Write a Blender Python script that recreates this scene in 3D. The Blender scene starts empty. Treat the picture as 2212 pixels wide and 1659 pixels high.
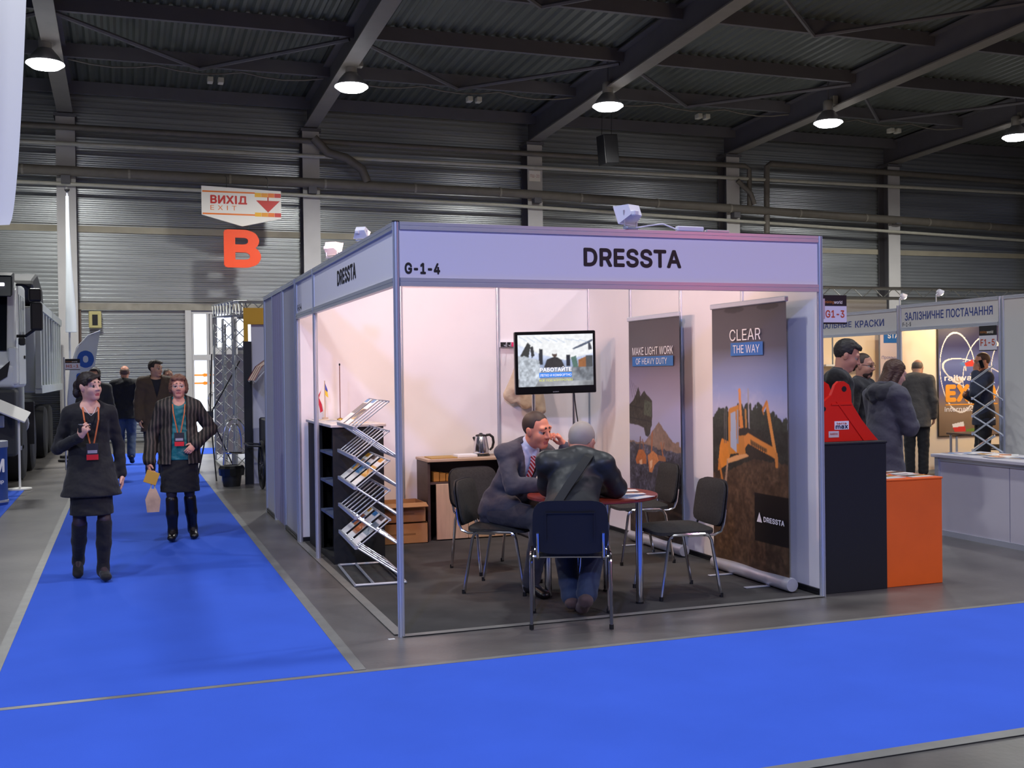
import bpy, bmesh, math, random
import numpy as np
from mathutils import Vector, Matrix
from mathutils.geometry import delaunay_2d_cdt
random.seed(7); np.random.seed(7)
SC = bpy.context.scene
COL = SC.collection
PI = math.pi
def srgb(h):
    if isinstance(h, (tuple, list)): return tuple(h[:3])
    h = h.lstrip('#'); o = []
    for i in (0, 2, 4):
        c = int(h[i:i+2], 16)/255
        o.append(c/12.92 if c <= .04045 else ((c+.055)/1.055)**2.4)
    return tuple(o)

# ------------------------------------------------------------------ camera, world, lights
cam_d = bpy.data.cameras.new('camera'); cam_d.lens = 2362.6/2212*36; cam_d.sensor_width = 36
cam = bpy.data.objects.new('camera', cam_d); COL.objects.link(cam); SC.camera = cam
def cam_matrix(pos, yaw, pitch, roll):
    f = Vector((math.sin(yaw)*math.cos(pitch), math.cos(yaw)*math.cos(pitch), math.sin(pitch)))
    r = Vector((math.cos(yaw), -math.sin(yaw), 0)); u = r.cross(f)
    c, s = math.cos(roll), math.sin(roll)
    r2 = c*r + s*u; u2 = -s*r + c*u
    m = Matrix((r2, u2, -f)).transposed().to_4x4(); m.translation = Vector(pos)
    return m
cam.matrix_world = cam_matrix((-1.550, -6.438, 1.587), .34018, -.01071, -.01321)
cam_d.clip_end = 200
W = bpy.data.worlds.new('hall_ambient'); SC.world = W; W.use_nodes = True
W.node_tree.nodes['Background'].inputs[0].default_value = (.62, .66, 1.0, 1)
W.node_tree.nodes['Background'].inputs[1].default_value = .075
SC.view_settings.view_transform = 'Standard'; SC.view_settings.look = 'None'
SC.view_settings.exposure = 0.0; SC.view_settings.gamma = 1; SC.view_settings.use_curve_mapping = False
def light(name, kind, loc, energy, color, target=None, size=.2, angle=None, blend=.4):
    d = bpy.data.lights.new(name, kind); d.energy = energy; d.color = color
    if kind == 'AREA': d.size = size
    else: d.shadow_soft_size = size
    if kind == 'SPOT': d.spot_size = math.radians(angle or 90); d.spot_blend = blend
    o = bpy.data.objects.new(name, d); COL.objects.link(o); o.location = loc
    if target is not None:
        o.rotation_euler = (Vector(target)-Vector(loc)).to_track_quat('-Z', 'Y').to_euler()
    return o
COOL = (.93, .97, 1.0)
LAMP_X = (-2.87, 2.96, 8.76, 14.6, 20.37)
for x in LAMP_X: light('high_bay_light', 'SPOT', (x, 16, 7.42), 2700, (1, 1, .96), (x, 16, 0), .25, 168, .85)
for y in (.8, -9.5):  # unseen rows, no fixtures built; near row placed to light the hanging cloth
    for x in (-8.7, -2.87, 2.96, 8.76, 14.6): light('high_bay_light', 'SPOT', (x, y, 7.9), 680, COOL, (x, y, 0), .25, 150, .5)
# halogen floods on the booth frame (bodies are built further down)
light('flood_light', 'SPOT', (.05, 1.05, 2.6), 92, (1, .60, .44), (1.7, 4.0, 1.0), .07, 150, .6)
light('flood_light', 'SPOT', (.10, 2.15, 2.62), 80, (1, .60, .44), (3.0, 3.0, .6), .07, 150, .6)
light('flood_light', 'SPOT', (1.52, .06, 2.62), 98, (1, .62, .47), (2.0, 4.0, 1.2), .07, 150, .6)
# unseen coloured spots, fixtures assumed, added for the fascia tint and red glint
light('unseen_colour_spot', 'SPOT', (-4.5, -10, 6.5), 1900, (.33, .42, 1), (.4, -.3, 1.6), .25, 50, .7)
light('unseen_colour_spot', 'SPOT', (7.0, -9, 6.5), 330, (1, .42, .75), (3.0, -.3, 1.6), .25, 40, .9)
light('unseen_colour_spot', 'SPOT', (5.75, -6.5, 3.1), 70, (1, .03, .06), (2.0, 0, 2.3), .28, 36, .8)

# ------------------------------------------------------------------ materials
MATS = {}
def mat(name, color, rough=.6, metal=0, noise=0, scale=20, bump=0, bscale=None, emit=0, alpha=1, trans=0, vec='Object', stretch=None, color2=None, spec=None, sheen=0):
    if name in MATS: return MATS[name]
    m = bpy.data.materials.new(name); m.use_nodes = True; MATS[name] = m
    nt = m.node_tree; b = nt.nodes['Principled BSDF']
    c = srgb(color)
    b.inputs['Base Color'].default_value = (*c, 1); b.inputs['Roughness'].default_value = rough; b.inputs['Metallic'].default_value = metal
    if spec is not None: b.inputs['Specular IOR Level'].default_value = spec
    if sheen: b.inputs['Sheen Weight'].default_value = sheen
    if emit: b.inputs['Emission Color'].default_value = (*c, 1); b.inputs['Emission Strength'].default_value = emit
    if trans: b.inputs['Transmission Weight'].default_value = trans
    if alpha < 1: b.inputs['Alpha'].default_value = alpha
    tc = None
    def coords(sc):
        nonlocal tc
        if tc is None: tc = nt.nodes.new('ShaderNodeTexCoord')
        if stretch:
            mp = nt.nodes.new('ShaderNodeMapping'); mp.inputs['Scale'].default_value = stretch
            nt.links.new(tc.outputs[vec], mp.inputs[0]); return mp.outputs[0]
        return tc.outputs[vec]
    if noise:
        n = nt.nodes.new('ShaderNodeTexNoise'); n.inputs['Scale'].default_value = scale; n.inputs['Detail'].default_value = 6
        nt.links.new(coords(scale), n.inputs['Vector'])
        r = nt.nodes.new('ShaderNodeValToRGB'); c2 = srgb(color2) if color2 else tuple(x*(1-noise) for x in c)
        c1 = c if color2 else tuple(min(1, x*(1+noise)) for x in c)
        r.color_ramp.elements[0].color = (*c2, 1); r.color_ramp.elements[1].color = (*c1, 1)
        r.color_ramp.elements[0].position = .3; r.color_ramp.elements[1].position = .7
        nt.links.new(n.outputs[0], r.inputs[0]); nt.links.new(r.outputs[0], b.inputs['Base Color'])
    if bump:
        n2 = nt.nodes.new('ShaderNodeTexNoise'); n2.inputs['Scale'].default_value = bscale or scale; n2.inputs['Detail'].default_value = 4
        nt.links.new(coords(1), n2.inputs['Vector'])
        bp = nt.nodes.new('ShaderNodeBump'); bp.inputs['Strength'].default_value = bump; bp.inputs['Distance'].default_value = .02
        nt.links.new(n2.outputs[0], bp.inputs['Height']); nt.links.new(bp.outputs[0], b.inputs['Normal'])
    return m
def vmat(name, rough=.8, emit=0, sheen=0, bump=0, bscale=60, spec=None, metal=0, dark=False, bdist=.01):
    """material that takes its colour from the mesh's own colour attribute"""
    if name in MATS: return MATS[name]
    m = bpy.data.materials.new(name); m.use_nodes = True; MATS[name] = m
    nt = m.node_tree; b = nt.nodes['Principled BSDF']; b.inputs['Roughness'].default_value = rough; b.inputs['Metallic'].default_value = metal
    if spec is not None: b.inputs['Specular IOR Level'].default_value = spec
    if sheen: b.inputs['Sheen Weight'].default_value = sheen
    a = nt.nodes.new('ShaderNodeAttribute'); a.attribute_name = 'Col'
    if dark: b.inputs['Base Color'].default_value = (.01, .01, .012, 1)
    else: nt.links.new(a.outputs['Color'], b.inputs['Base Color'])
    if emit:
        nt.links.new(a.outputs['Color'], b.inputs['Emission Color']); b.inputs['Emission Strength'].default_value = emit
    if bump:
        tc = nt.nodes.new('ShaderNodeTexCoord'); n2 = nt.nodes.new('ShaderNodeTexNoise'); n2.inputs['Scale'].default_value = bscale
        nt.links.new(tc.outputs['Object'], n2.inputs['Vector'])
        bp = nt.nodes.new('ShaderNodeBump'); bp.inputs['Strength'].default_value = bump; bp.inputs['Distance'].default_value = bdist
        nt.links.new(n2.outputs[0], bp.inputs['Height']); nt.links.new(bp.outputs[0], b.inputs['Normal'])
    return m

# ------------------------------------------------------------------ mesh helpers
class MB:
    def __init__(s): s.v = []; s.f = []
    def add(s, vs, fs):
        o = len(s.v); s.v += [tuple(map(float, v)) for v in vs]; s.f += [tuple(i+o for i in f) for f in fs]; return s
    def box(s, x0, x1, y0, y1, z0, z1, M=None):
        vs = [(x, y, z) for x in (x0, x1) for y in (y0, y1) for z in (z0, z1)]
        if M is not None: vs = [tuple(M @ Vector(v)) for v in vs]
        return s.add(vs, [(0, 1, 3, 2), (4, 6, 7, 5), (0, 4, 5, 1), (2, 3, 7, 6), (0, 2, 6, 4), (1, 5, 7, 3)])
    def rbox(s, x0, x1, y0, y1, z0, z1, r=.01, n=2, M=None):
        bm = bmesh.new(); bmesh.ops.create_cube(bm, size=1)
        for v in bm.verts: v.co = Vector(((x0+x1)/2+v.co.x*(x1-x0), (y0+y1)/2+v.co.y*(y1-y0), (z0+z1)/2+v.co.z*(z1-z0)))
        bmesh.ops.bevel(bm, geom=bm.edges[:], offset=r, segments=n, profile=.5, affect='EDGES')
        s.bm(bm, M); return s
    def bm(s, bm, M=None):
        bm.verts.index_update()
        s.add([tuple(M @ v.co) if M is not None else tuple(v.co) for v in bm.verts], [tuple(v.index for v in f.verts) for f in bm.faces]); bm.free()
    def tube(s, pts, r, n=8, caps=True, closed=False):
        P = [Vector(p) for p in pts]; N = len(P); rs = r if isinstance(r, (list, tuple)) else [r]*N
        rings = []; prev = None
        for i, p in enumerate(P):
            if closed: t = (P[(i+1) % N]-P[i-1])
            else: t = (P[min(i+1, N-1)]-P[max(i-1, 0)])
            t.normalize()
            if prev is None:
                a = Vector((0, 0, 1)) if abs(t.z) < .9 else Vector((1, 0, 0)); u = t.cross(a).normalized()
            else: u = (prev - t*prev.dot(t)).normalized()
            prev = u; w = t.cross(u)
            rings.append([p+rs[i]*(math.cos(2*PI*k/n)*u+math.sin(2*PI*k/n)*w) for k in range(n)])
        vs = [v for R in rings for v in R]; fs = []
        for i in range(N if closed else N-1):
            j = (i+1) % N
            for k in range(n): fs.append((i*n+k, i*n+(k+1) % n, j*n+(k+1) % n, j*n+k))
        if caps and not closed: fs += [tuple(range(n))[::-1], tuple(range((N-1)*n, N*n))]
        return s.add(vs, fs)
    def cyl(s, a, b, r, r2=None, n=16): return s.tube([a, b], [r, r if r2 is None else r2], n)
    def lathe(s, prof, n=24, c=(0, 0, 0), M=None):
        vs = []; fs = []
        for (r, z) in prof:
            for k in range(n): vs.append(Vector((c[0]+r*math.cos(2*PI*k/n), c[1]+r*math.sin(2*PI*k/n), c[2]+z)))
        if M is not None: vs = [M @ v for v in vs]
        for i in range(len(prof)-1):
            for k in range(n): fs.append((i*n+k, i*n+(k+1) % n, (i+1)*n+(k+1) % n, (i+1)*n+k))
        fs += [tuple(range(n))[::-1], tuple(range((len(prof)-1)*n, len(prof)*n))]
        return s.add(vs, fs)
    def prism(s, poly, t, M=None):
        """polygon in local XZ, extruded along local Y by t"""
        n = len(poly); vs = [Vector((x, 0, z)) for x, z in poly]+[Vector((x, t, z)) for x, z in poly]
        if M is not None: vs = [M @ v for v in vs]
        fs = [tuple(range(n)), tuple(range(2*n-1, n-1, -1))]+[(i, i+n, (i+1) % n+n, (i+1) % n) for i in range(n)]
        return s.add(vs, fs)
    def ell(s, c, r, n=12, m=8):
        vs = []; fs = []
        for i in range(m+1):
            a = PI*i/m
            for k in range(n): vs.append((c[0]+r[0]*math.sin(a)*math.cos(2*PI*k/n), c[1]+r[1]*math.sin(a)*math.sin(2*PI*k/n), c[2]+r[2]*math.cos(a)))
        for i in range(m):
            for k in range(n): fs.append((i*n+k, (i+1)*n+k, (i+1)*n+(k+1) % n, i*n+(k+1) % n))
        return s.add(vs, fs)
    def mesh(s, name, m, smooth=False):
        me = bpy.data.meshes.new(name); me.from_pydata(s.v, [], s.f)
        bm = bmesh.new(); bm.from_mesh(me); bmesh.ops.remove_doubles(bm, verts=bm.verts, dist=1e-6); bmesh.ops.recalc_face_normals(bm, faces=bm.faces); bm.to_mesh(me); bm.free()
        if m: me.materials.append(m)
        if smooth:
            me.polygons.foreach_set('use_smooth', [True]*len(me.polygons))
            try: me.set_sharp_from_angle(angle=math.radians(38))
            except Exception: pass
        return me
def put(name, me, parent=None, loc=None, rz=0):
    o = bpy.data.objects.new(name, me); COL.objects.link(o); o.parent = parent
    if loc is not None: o.location = loc
    if rz: o.rotation_euler = (0, 0, rz)
    return o
def obj(name, mb, m, parent=None, smooth=False, loc=None, rz=0, label=None):
    o = put(name, mb.mesh(name, m, smooth), parent, loc, rz)
    if label: o['label'] = label
    return o
def tag(o, label, cat, group=None):
    o['label'] = label; o['category'] = cat
    if group: o['group'] = group
    return o
def thing(name, label, cat, loc=(0, 0, 0), rz=0, group=None):
    o = bpy.data.objects.new(name, None); COL.objects.link(o); o.empty_display_size = .1
    o.location = loc; o.rotation_euler = (0, 0, rz); return tag(o, label, cat, group)
def struct(name, mb=None, m=None, smooth=False, label=None):
    o = put(name, mb.mesh(name, m, smooth) if mb else None); o['kind'] = 'structure'
    if label: o['label'] = label
    return o
def copy_tree(o, parent=None):
    c = o.copy(); COL.objects.link(c); c.parent = parent
    for ch in [x for x in COL.objects if x.parent == o]: copy_tree(ch, c)
    return c
def dup(root, loc, rz, label, group=None):
    c = copy_tree(root); c.location = loc; c.rotation_euler = (0, 0, rz); c['label'] = label
    if group: c['group'] = group
    return c
try: FONT = bpy.data.fonts.load(bpy.utils.system_resource('DATAFILES', path='fonts')+'/Inter.woff2')
except Exception: FONT = None
def outline(s, spacing=1.0):
    """glyph outlines of s at size 1: 2D points and directed edges"""
    cu = bpy.data.curves.new('glyphs', 'FONT'); cu.body = s; cu.size = 1; cu.space_character = spacing; cu.resolution_u = 5; cu.fill_mode = 'NONE'
    if FONT: cu.font = FONT
    to = bpy.data.objects.new('glyphs', cu); COL.objects.link(to); dg = bpy.context.evaluated_depsgraph_get(); me = bpy.data.meshes.new_from_object(to.evaluated_get(dg))
    V = np.array([v.co[:2] for v in me.vertices]).reshape(-1, 2); E = np.array([e.vertices[:] for e in me.edges]).reshape(-1, 2)
    bpy.data.objects.remove(to); bpy.data.curves.remove(cu); bpy.data.meshes.remove(me); return V, E
CAP = outline('H')[0][:, 1].max()
def fill(V, E):
    """triangles of the region with nonzero winding"""
    r = delaunay_2d_cdt([Vector(v) for v in V], [tuple(int(i) for i in e) for e in E], [], 0, 1e-5)
    P = np.array([v[:] for v in r[0]]); T = np.array([f for f in r[2] if len(f) == 3]); C = P[T].mean(1); A, B = V[E[:, 0]], V[E[:, 1]]; w = np.zeros(len(C), int)
    for k in range(0, len(C), 400):
        c = C[k:k+400]; up = (A[None, :, 1] <= c[:, None, 1]) & (B[None, :, 1] > c[:, None, 1]); dn = (A[None, :, 1] > c[:, None, 1]) & (B[None, :, 1] <= c[:, None, 1])
        cr = (B[None, :, 0]-A[None, :, 0])*(c[:, None, 1]-A[None, :, 1])-(c[:, None, 0]-A[None, :, 0])*(B[None, :, 1]-A[None, :, 1])
        w[k:k+400] = (up & (cr > 0)).sum(1)-(dn & (cr < 0)).sum(1)
    return P, T[w != 0]
def text(name, s, org, u, v, w, h, m, parent=None, bold=0.0, lift=.002, spacing=1.0, label=None, depth=.0008):
    """lettering: s set flat, scaled to fill a box w x h whose lower-left corner is org, along unit vectors u (reading) and v (up)"""
    s = s.replace('І', 'I'); bar = FONT is not None and 'I' in s; V, E = outline(s.replace('I', '|') if bar else s, spacing*(1+bold*1.6))
    if bar:          # plain upright strokes, cut to cap height
        k = (V[:, 1] < -.03) | (V[:, 1] > CAP+.03); xs_ = V[k, 0].copy(); mids = np.array([(xs_[np.abs(xs_-x) < .12].min()+xs_[np.abs(xs_-x) < .12].max())/2 for x in xs_])
        V[k, 0] = mids+np.where(xs_ > mids, .036, -.036); V[k, 1] = np.where(V[k, 1] < .3, 0, CAP)
    P, T = fill(V, E); V3s = [np.c_[P, np.zeros(len(P))]]; Ts = [T]
    if depth > .002:     # solid letter: back face and sides
        n = len(P); V3s.append(np.c_[P, -np.ones(len(P))]); Ts.append(T[:, ::-1]+n)
        ed = np.concatenate([T[:, [0, 1]], T[:, [1, 2]], T[:, [2, 0]]]); have = set(map(tuple, ed)); bd = np.array([e for e in map(tuple, ed) if (e[1], e[0]) not in have])
        Ts += [np.c_[bd[:, 0], bd[:, 1]+n, bd[:, 1]], np.c_[bd[:, 0], bd[:, 0]+n, bd[:, 1]+n]]
    VV = np.concatenate(V3s); TT = np.concatenate(Ts); shifts = [(0, 0)]+([(bold*math.cos(k*PI/4), bold*math.sin(k*PI/4)) for k in range(8)] if bold > 0 else [])
    n = len(VV); co = np.concatenate([VV+np.array([dx, dy, (.02 if depth < .002 else .001)*i]) for i, (dx, dy) in enumerate(shifts)]); tr_ = np.concatenate([TT+n*i for i in range(len(shifts))])
    mn, mx = co.min(0), co.max(0); ex = np.maximum(mx-mn, 1e-6)
    u = np.array(u, float); v = np.array(v, float); nn = np.cross(u, v); nn /= np.linalg.norm(nn)
    q = (co-mn)/ex; X = np.array(org, float)+q[:, :1]*w*u+q[:, 1:2]*h*v+(q[:, 2:3]*depth+lift)*nn
    me = bpy.data.meshes.new(name); me.from_pydata(X.tolist(), [], tr_.tolist()); me.update(); me.materials.append(m)
    o = put(name, me, parent)
    if label: o['label'] = label
    return o
UX, UZ = (1, 0, 0), (0, 0, 1)
NY = (0, -1, 0)

# ---- painted prints: a fine grid whose own colours carry the picture
class Canvas:
    def __init__(s, w, h, px):
        s.w, s.h, s.nx, s.ny = w, h, int(w/px)+1, int(h/px)+1
        s.X, s.Y = np.meshgrid(np.linspace(0, 1, s.nx), np.linspace(0, 1, s.ny)); s.c = np.zeros((s.ny, s.nx, 3))
    def noise(s, sc, seed=0, oct=4):
        rs = np.random.RandomState(seed); out = np.zeros_like(s.X); amp = 1; tot = 0
        for o in range(oct):
            f = sc*2**o; gx, gy = s.X*s.w*f, s.Y*s.h*f
            tab = rs.rand(int(s.h*f)+3, int(s.w*f)+3); ix, iy = gx.astype(int), gy.astype(int); fx, fy = gx-ix, gy-iy
            fx = fx*fx*(3-2*fx); fy = fy*fy*(3-2*fy)
            out += amp*((tab[iy, ix]*(1-fx)+tab[iy, ix+1]*fx)*(1-fy)+(tab[iy+1, ix]*(1-fx)+tab[iy+1, ix+1]*fx)*fy); tot += amp; amp *= .55
        return out/tot
    def grad(s, stops):
        ys = [a for a, _ in stops]; cs = np.array([srgb(c) for _, c in stops])
        for k in range(3): s.c[..., k] = np.interp(s.Y, ys, cs[:, k])
    def fill(s, mask, c, var=None):
        c = np.array(srgb(c)); v = 1 if var is None else var[mask][:, None]
        s.c[mask] = c*v
    def poly(s, pts, c, var=None):
        m = np.zeros_like(s.X, bool); j = len(pts)-1
        for i in range(len(pts)):
            xi, yi = pts[i]; xj, yj = pts[j]
            if yi != yj:
                m ^= ((yi > s.Y) != (yj > s.Y)) & (s.X < (xj-xi)*(s.Y-yi)/(yj-yi)+xi)
            j = i
        s.fill(m, c, var); return m
    def line(s, a, b, r, c):
        ax, ay = a[0]*s.w, a[1]*s.h; bx, by = b[0]*s.w, b[1]*s.h; px, py = s.X*s.w-ax, s.Y*s.h-ay
        t = np.clip((px*(bx-ax)+py*(by-ay))/((bx-ax)**2+(by-ay)**2), 0, 1)
        s.fill((px-t*(bx-ax))**2+(py-t*(by-ay))**2 < r*r, c)
    def ring(s, c0, rx, ry, th, c, rot=0):
        dx, dy = (s.X-c0[0])*s.w, (s.Y-c0[1])*s.h; ca, sa = math.cos(rot), math.sin(rot)
        ux, uy = dx*ca+dy*sa, -dx*sa+dy*ca; k = np.sqrt((ux/rx)**2+(uy/ry)**2)
        s.fill(np.abs(k-1)*min(rx, ry) < th, c)
    def disc(s, c0, rx, ry, c, var=None):
        dx, dy = (s.X-c0[0])*s.w, (s.Y-c0[1])*s.h; s.fill((dx/rx)**2+(dy/ry)**2 < 1, c, var)
    def soften(s):
        c = np.pad(s.c, ((1, 1), (1, 1), (0, 0)), mode='edge'); s.c = (c[:-2, 1:-1]+c[2:, 1:-1]+c[1:-1, :-2]+c[1:-1, 2:]+2*c[1:-1, 1:-1])/6
    def mesh(s, name, m, P):
        """P(X,Y) -> three arrays, surface of the print"""
        x, y, z = P(s.X, s.Y); n = s.nx*s.ny
        co = np.stack([x, y, z], -1).reshape(-1, 3)
        i = np.arange(n).reshape(s.ny, s.nx)
        q = np.stack([i[:-1, :-1], i[:-1, 1:], i[1:, 1:], i[1:, :-1]], -1).reshape(-1, 4)
        me = np_mesh(name, co, q, s.c.reshape(-1, 3)); me.materials.append(m); return me
def np_mesh(name, co, q, col=None):
    me = bpy.data.meshes.new(name); me.vertices.add(len(co)); me.vertices.foreach_set('co', np.ascontiguousarray(co, dtype=np.float32).ravel())
    me.loops.add(len(q)*4); me.loops.foreach_set('vertex_index', np.ascontiguousarray(q, dtype=np.int32).ravel())
    me.polygons.add(len(q)); me.polygons.foreach_set('loop_start', np.arange(0, len(q)*4, 4, dtype=np.int32))
    me.polygons.foreach_set('use_smooth', np.ones(len(q), bool))
    me.update(calc_edges=True)
    if col is not None:
        a = me.color_attributes.new('Col', 'FLOAT_COLOR', 'POINT'); cc = np.ones((len(co), 4), np.float32); cc[:, :3] = col
        a.data.foreach_set('color', cc.ravel())
    return me
# ------------------------------------------------------------------ the hall
M_conc = mat('polished_concrete', '#65615e', .33, noise=.28, scale=1.6, bump=.05, bscale=30)
M_blue = mat('blue_carpet', '#4064d4', .95, noise=.05, scale=1.6, bump=.25, bscale=420, spec=.1)
M_tape = mat('grey_tape', '#7e7d78', .4, noise=.1, scale=9)
M_grey_carpet = mat('charcoal_carpet', '#4a4847', .97, noise=.18, scale=3, bump=.3, bscale=380, spec=.1)
M_clad = mat('galvanised_cladding', '#b4b7b8', .33, .7, noise=.14, scale=1.1, stretch=(.25, 1, 3))
M_deck = mat('roof_deck', '#575b55', .55, .3, noise=.12, scale=.6)
M_beam = mat('grey_steel_paint', '#77726c', .6, noise=.06, scale=3)
M_beamd = mat('dark_and_shaded_steel', '#5c5a5e', .65, noise=.06, scale=3)  # dark steel; on the columns it also carries the shade of their sides
M_colm = mat('column_paint', '#b9b6b4', .6, noise=.06, scale=2)
M_pipe = mat('brown_pipe', '#6b655c', .55, noise=.1, scale=5)
M_pipel = mat('light_pipe', '#b9b6a8', .45, noise=.08, scale=5)
M_dark = mat('black_plastic', '#17171a', .45)
M_white = mat('white_paint', '#e6e5e2', .55)
M_chrome = mat('chrome', '#d8d8dc', .14, 1)
M_alu = mat('brushed_aluminium', '#c9ccd6', .34, .55)

f = struct('floor', MB().box(-16, 34, -14, 21.9, -.2, 0), M_conc)
f['label'] = 'polished grey concrete hall floor'
def rug(name, x0, x1, y0, y1, m, label, z=.005):
    o = obj(name, MB().box(x0, x1, y0, y1, 0, z), m); return tag(o, label, 'carpet')
rug('aisle_carpet', -2.24, -.405, -.66, 17.6, M_blue, 'long bright blue carpet running down the aisle left of the booth')
rug('aisle_carpet', -9, 14, -2.70, -.70, M_blue, 'wide bright blue carpet strip crossing in the foreground')
rug('stand_carpet', -8, -2.92, 5.6, 10.9, M_blue, 'blue carpet patch under the blue barrel at the left edge')
rug('cross_carpet', -.2, 9, 16.7, 18.6, M_blue, 'blue carpet strip far back near the bright glazed door')
def tape(x0, x1, y0, y1, label):
    o = obj('floor_tape', MB().box(x0, x1, y0, y1, .0052, .0068), M_tape); tag(o, label, 'tape', 'grey tape strips on the carpet edges')
tape(-2.27, -2.21, -.66, 17.6, 'grey tape along the left edge of the aisle carpet')
tape(-.42, -.355, -.66, 17.6, 'grey tape along the right edge of the aisle carpet')
tape(-9, 14, -.715, -.672, 'grey tape along the far edge of the foreground carpet')
tape(-9, 14, -2.76, -2.69, 'grey tape along the near edge of the foreground carpet')
o = obj('booth_carpet', MB().box(.02, 2.98, .02, 3.98, 0, .006), M_grey_carpet); tag(o, 'charcoal carpet covering the floor inside the white booth', 'carpet')
o = obj('edge_tape', MB().box(0.0, 3.0, -.03, .03, .0062, .0075), M_tape); tag(o, 'pale tape along the front edge of the charcoal booth carpet', 'tape')
o = obj('edge_tape', MB().box(-.035, .03, .04, 4.0, .0062, .0075), M_tape); tag(o, 'pale tape along the left edge of the charcoal booth carpet', 'tape')
o = obj('paper_scrap', MB().box(-.09, -.05, -.05, -.02, 0, .001), M_white); tag(o, 'tiny white paper scrap on concrete beside the corner post', 'paper')

def corr(u0, u1, pitch, depth, a=.28):
    """trapezoid rib profile: list of (u, d)"""
    out = []; u = u0
    while u < u1:
        for k, d in ((0, 0), (a, 0), (.5, depth), (.5+a, depth)): out.append((u+k*pitch, d))
        u += pitch
    out.append((u, 0)); return out
WY = 21.5
CX = (-8.6, -2.76, 2.91, 8.87, 14.92, 20.49, 26.4)
wall = struct('wall_back', label='corrugated metal rear wall of the hall')
def cladding(x0, x1, z0, z1, pitch=.1, depth=.03, y=WY, name='cladding_sheet', parent=wall, m=M_clad):
    mb = MB(); pr = corr(z0, z1, pitch, depth); vs = []; fs = []
    for (z, d) in pr: vs += [(x0, y-d, z), (x1, y-d, z)]
    for i in range(len(pr)-1): fs.append((2*i, 2*i+1, 2*i+3, 2*i+2))
    mb.add(vs, fs); me = bpy.data.meshes.new(name); me.from_pydata(mb.v, [], mb.f); me.materials.append(m)
    return put(name, me, parent)
xs = (-16,)+CX+(34,)
for i in range(len(xs)-1):
    z0 = 3.36 if i == 2 else 0
    for za, zb in ((z0, 5.05), (5.2, 7.0), (7.05, 8.75)):
        cladding(xs[i], xs[i+1], za, zb, .1 if za < 7 else .14, .03 if za < 7 else .04)
    obj('wall_rail', MB().box(xs[i], xs[i+1], WY-.05, WY-.005, 5.05, 5.2), mat('beige_rail', '#a8a08c', .6, noise=.08, scale=3), wall)
obj('wall_backing', MB().box(-16, 34, WY+.02, WY+.12, 0, 9.4), M_beamd, wall)
for x in CX:
    c = put('column', None, wall)
    obj('flange', MB().box(x-.21, x+.21, WY-.56, WY-.53, 0, 7.65), M_colm, c)
    obj('web', MB().box(x-.015, x+.015, WY-.53, WY-.06, 0, 7.65), M_beamd, c)  # column side darker than its face: shade put into the colour
    obj('flange', MB().box(x-.21, x+.21, WY-.10, WY-.07, 0, 7.65), M_beamd, c)
    obj('cap_plate', MB().box(x-.25, x+.25, WY-.62, WY-.05, 7.65, 7.72), M_beamd, c)
# roof: deck, main beams, purlins, braces
def zb(y): return 7.74+.035*(21-y)
roof = struct('ceiling', label='dark ribbed metal roof with steel beams')
mb = MB(); pr = corr(-16, 34, .24, .05); vs = []; fs = []
for (x, d) in pr: vs += [(x, -14, zb(-14)+.75-d), (x, WY+.1, zb(WY)+.75-d)]
for i in range(len(pr)-1): fs.append((2*i, 2*i+1, 2*i+3, 2*i+2))
mb.add(vs, fs); me = bpy.data.meshes.new('roof_deck'); me.from_pydata(mb.v, [], mb.f); me.materials.append(M_deck); put('roof_deck', me, roof)
def slab(mb, x0, x1, ya, yb, za, zc):  # sloping bar along Y, height za..zc above zb(y)
    vs = [(x, y, zb(y)+z) for x in (x0, x1) for y in (ya, yb) for z in (za, zc)]
    return mb.add(vs, [(0, 1, 3, 2), (4, 6, 7, 5), (0, 4, 5, 1), (2, 3, 7, 6), (0, 2, 6, 4), (1, 5, 7, 3)])
for x in CX:
    b = put('roof_beam', None, roof)
    obj('flange', slab(MB(), x-.17, x+.17, -14, WY-.1, 0, .03), M_beam, b)
    obj('web', slab(MB(), x-.012, x+.012, -14, WY-.1, .03, .62), M_beamd, b)
    obj('flange', slab(MB(), x-.17, x+.17, -14, WY-.1, .62, .65), M_beamd, b)
PY = (20.8, 18.1, 15.4, 12.7, 10.0, 7.3)
for y in PY:
    for i in range(len(CX)-1):
        z = zb(y)+.42
        obj('purlin', MB().box(CX[i]+.015, CX[i+1]-.015, y-.05, y+.05, z, z+.28), M_beamd, roof)
for i in range(len(CX)-1):
    a, b2 = CX[i], CX[i+1]; m = (a+b2)/2
    for (ya, yb) in ((18.1, 15.4), (12.7, 10.0)):
        z1, z2 = zb(ya)+.38, zb(yb)+.38
        obj('brace', MB().tube([(m, ya, z1), (a+.1, yb, z2)], .045, 6), M_beamd, roof)
        obj('brace', MB().tube([(m, ya, z1), (b2-.1, yb, z2)], .045, 6), M_beamd, roof)
# conduit running along the purlin row with clips, little twin spots
for i in range(1, len(CX)-2):
    a, b2 = CX[i], CX[i+1]
    pts = [(a+.2+(b2-a-.4)*t/12, 17.85, zb(17.85)+.30-.10*abs(math.sin(t*PI/4))) for t in range(13)]
    o = obj('conduit', MB().tube(pts, .018, 5), M_pipe, roof)
    mx = (a+b2)/2+.3
    for dx in (-.1, .12):
        obj('junction_box', MB().rbox(mx+dx-.06, mx+dx+.06, 17.75, 17.95, zb(17.85)+.02, zb(17.85)+.14, .015), M_pipel, roof)

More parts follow.
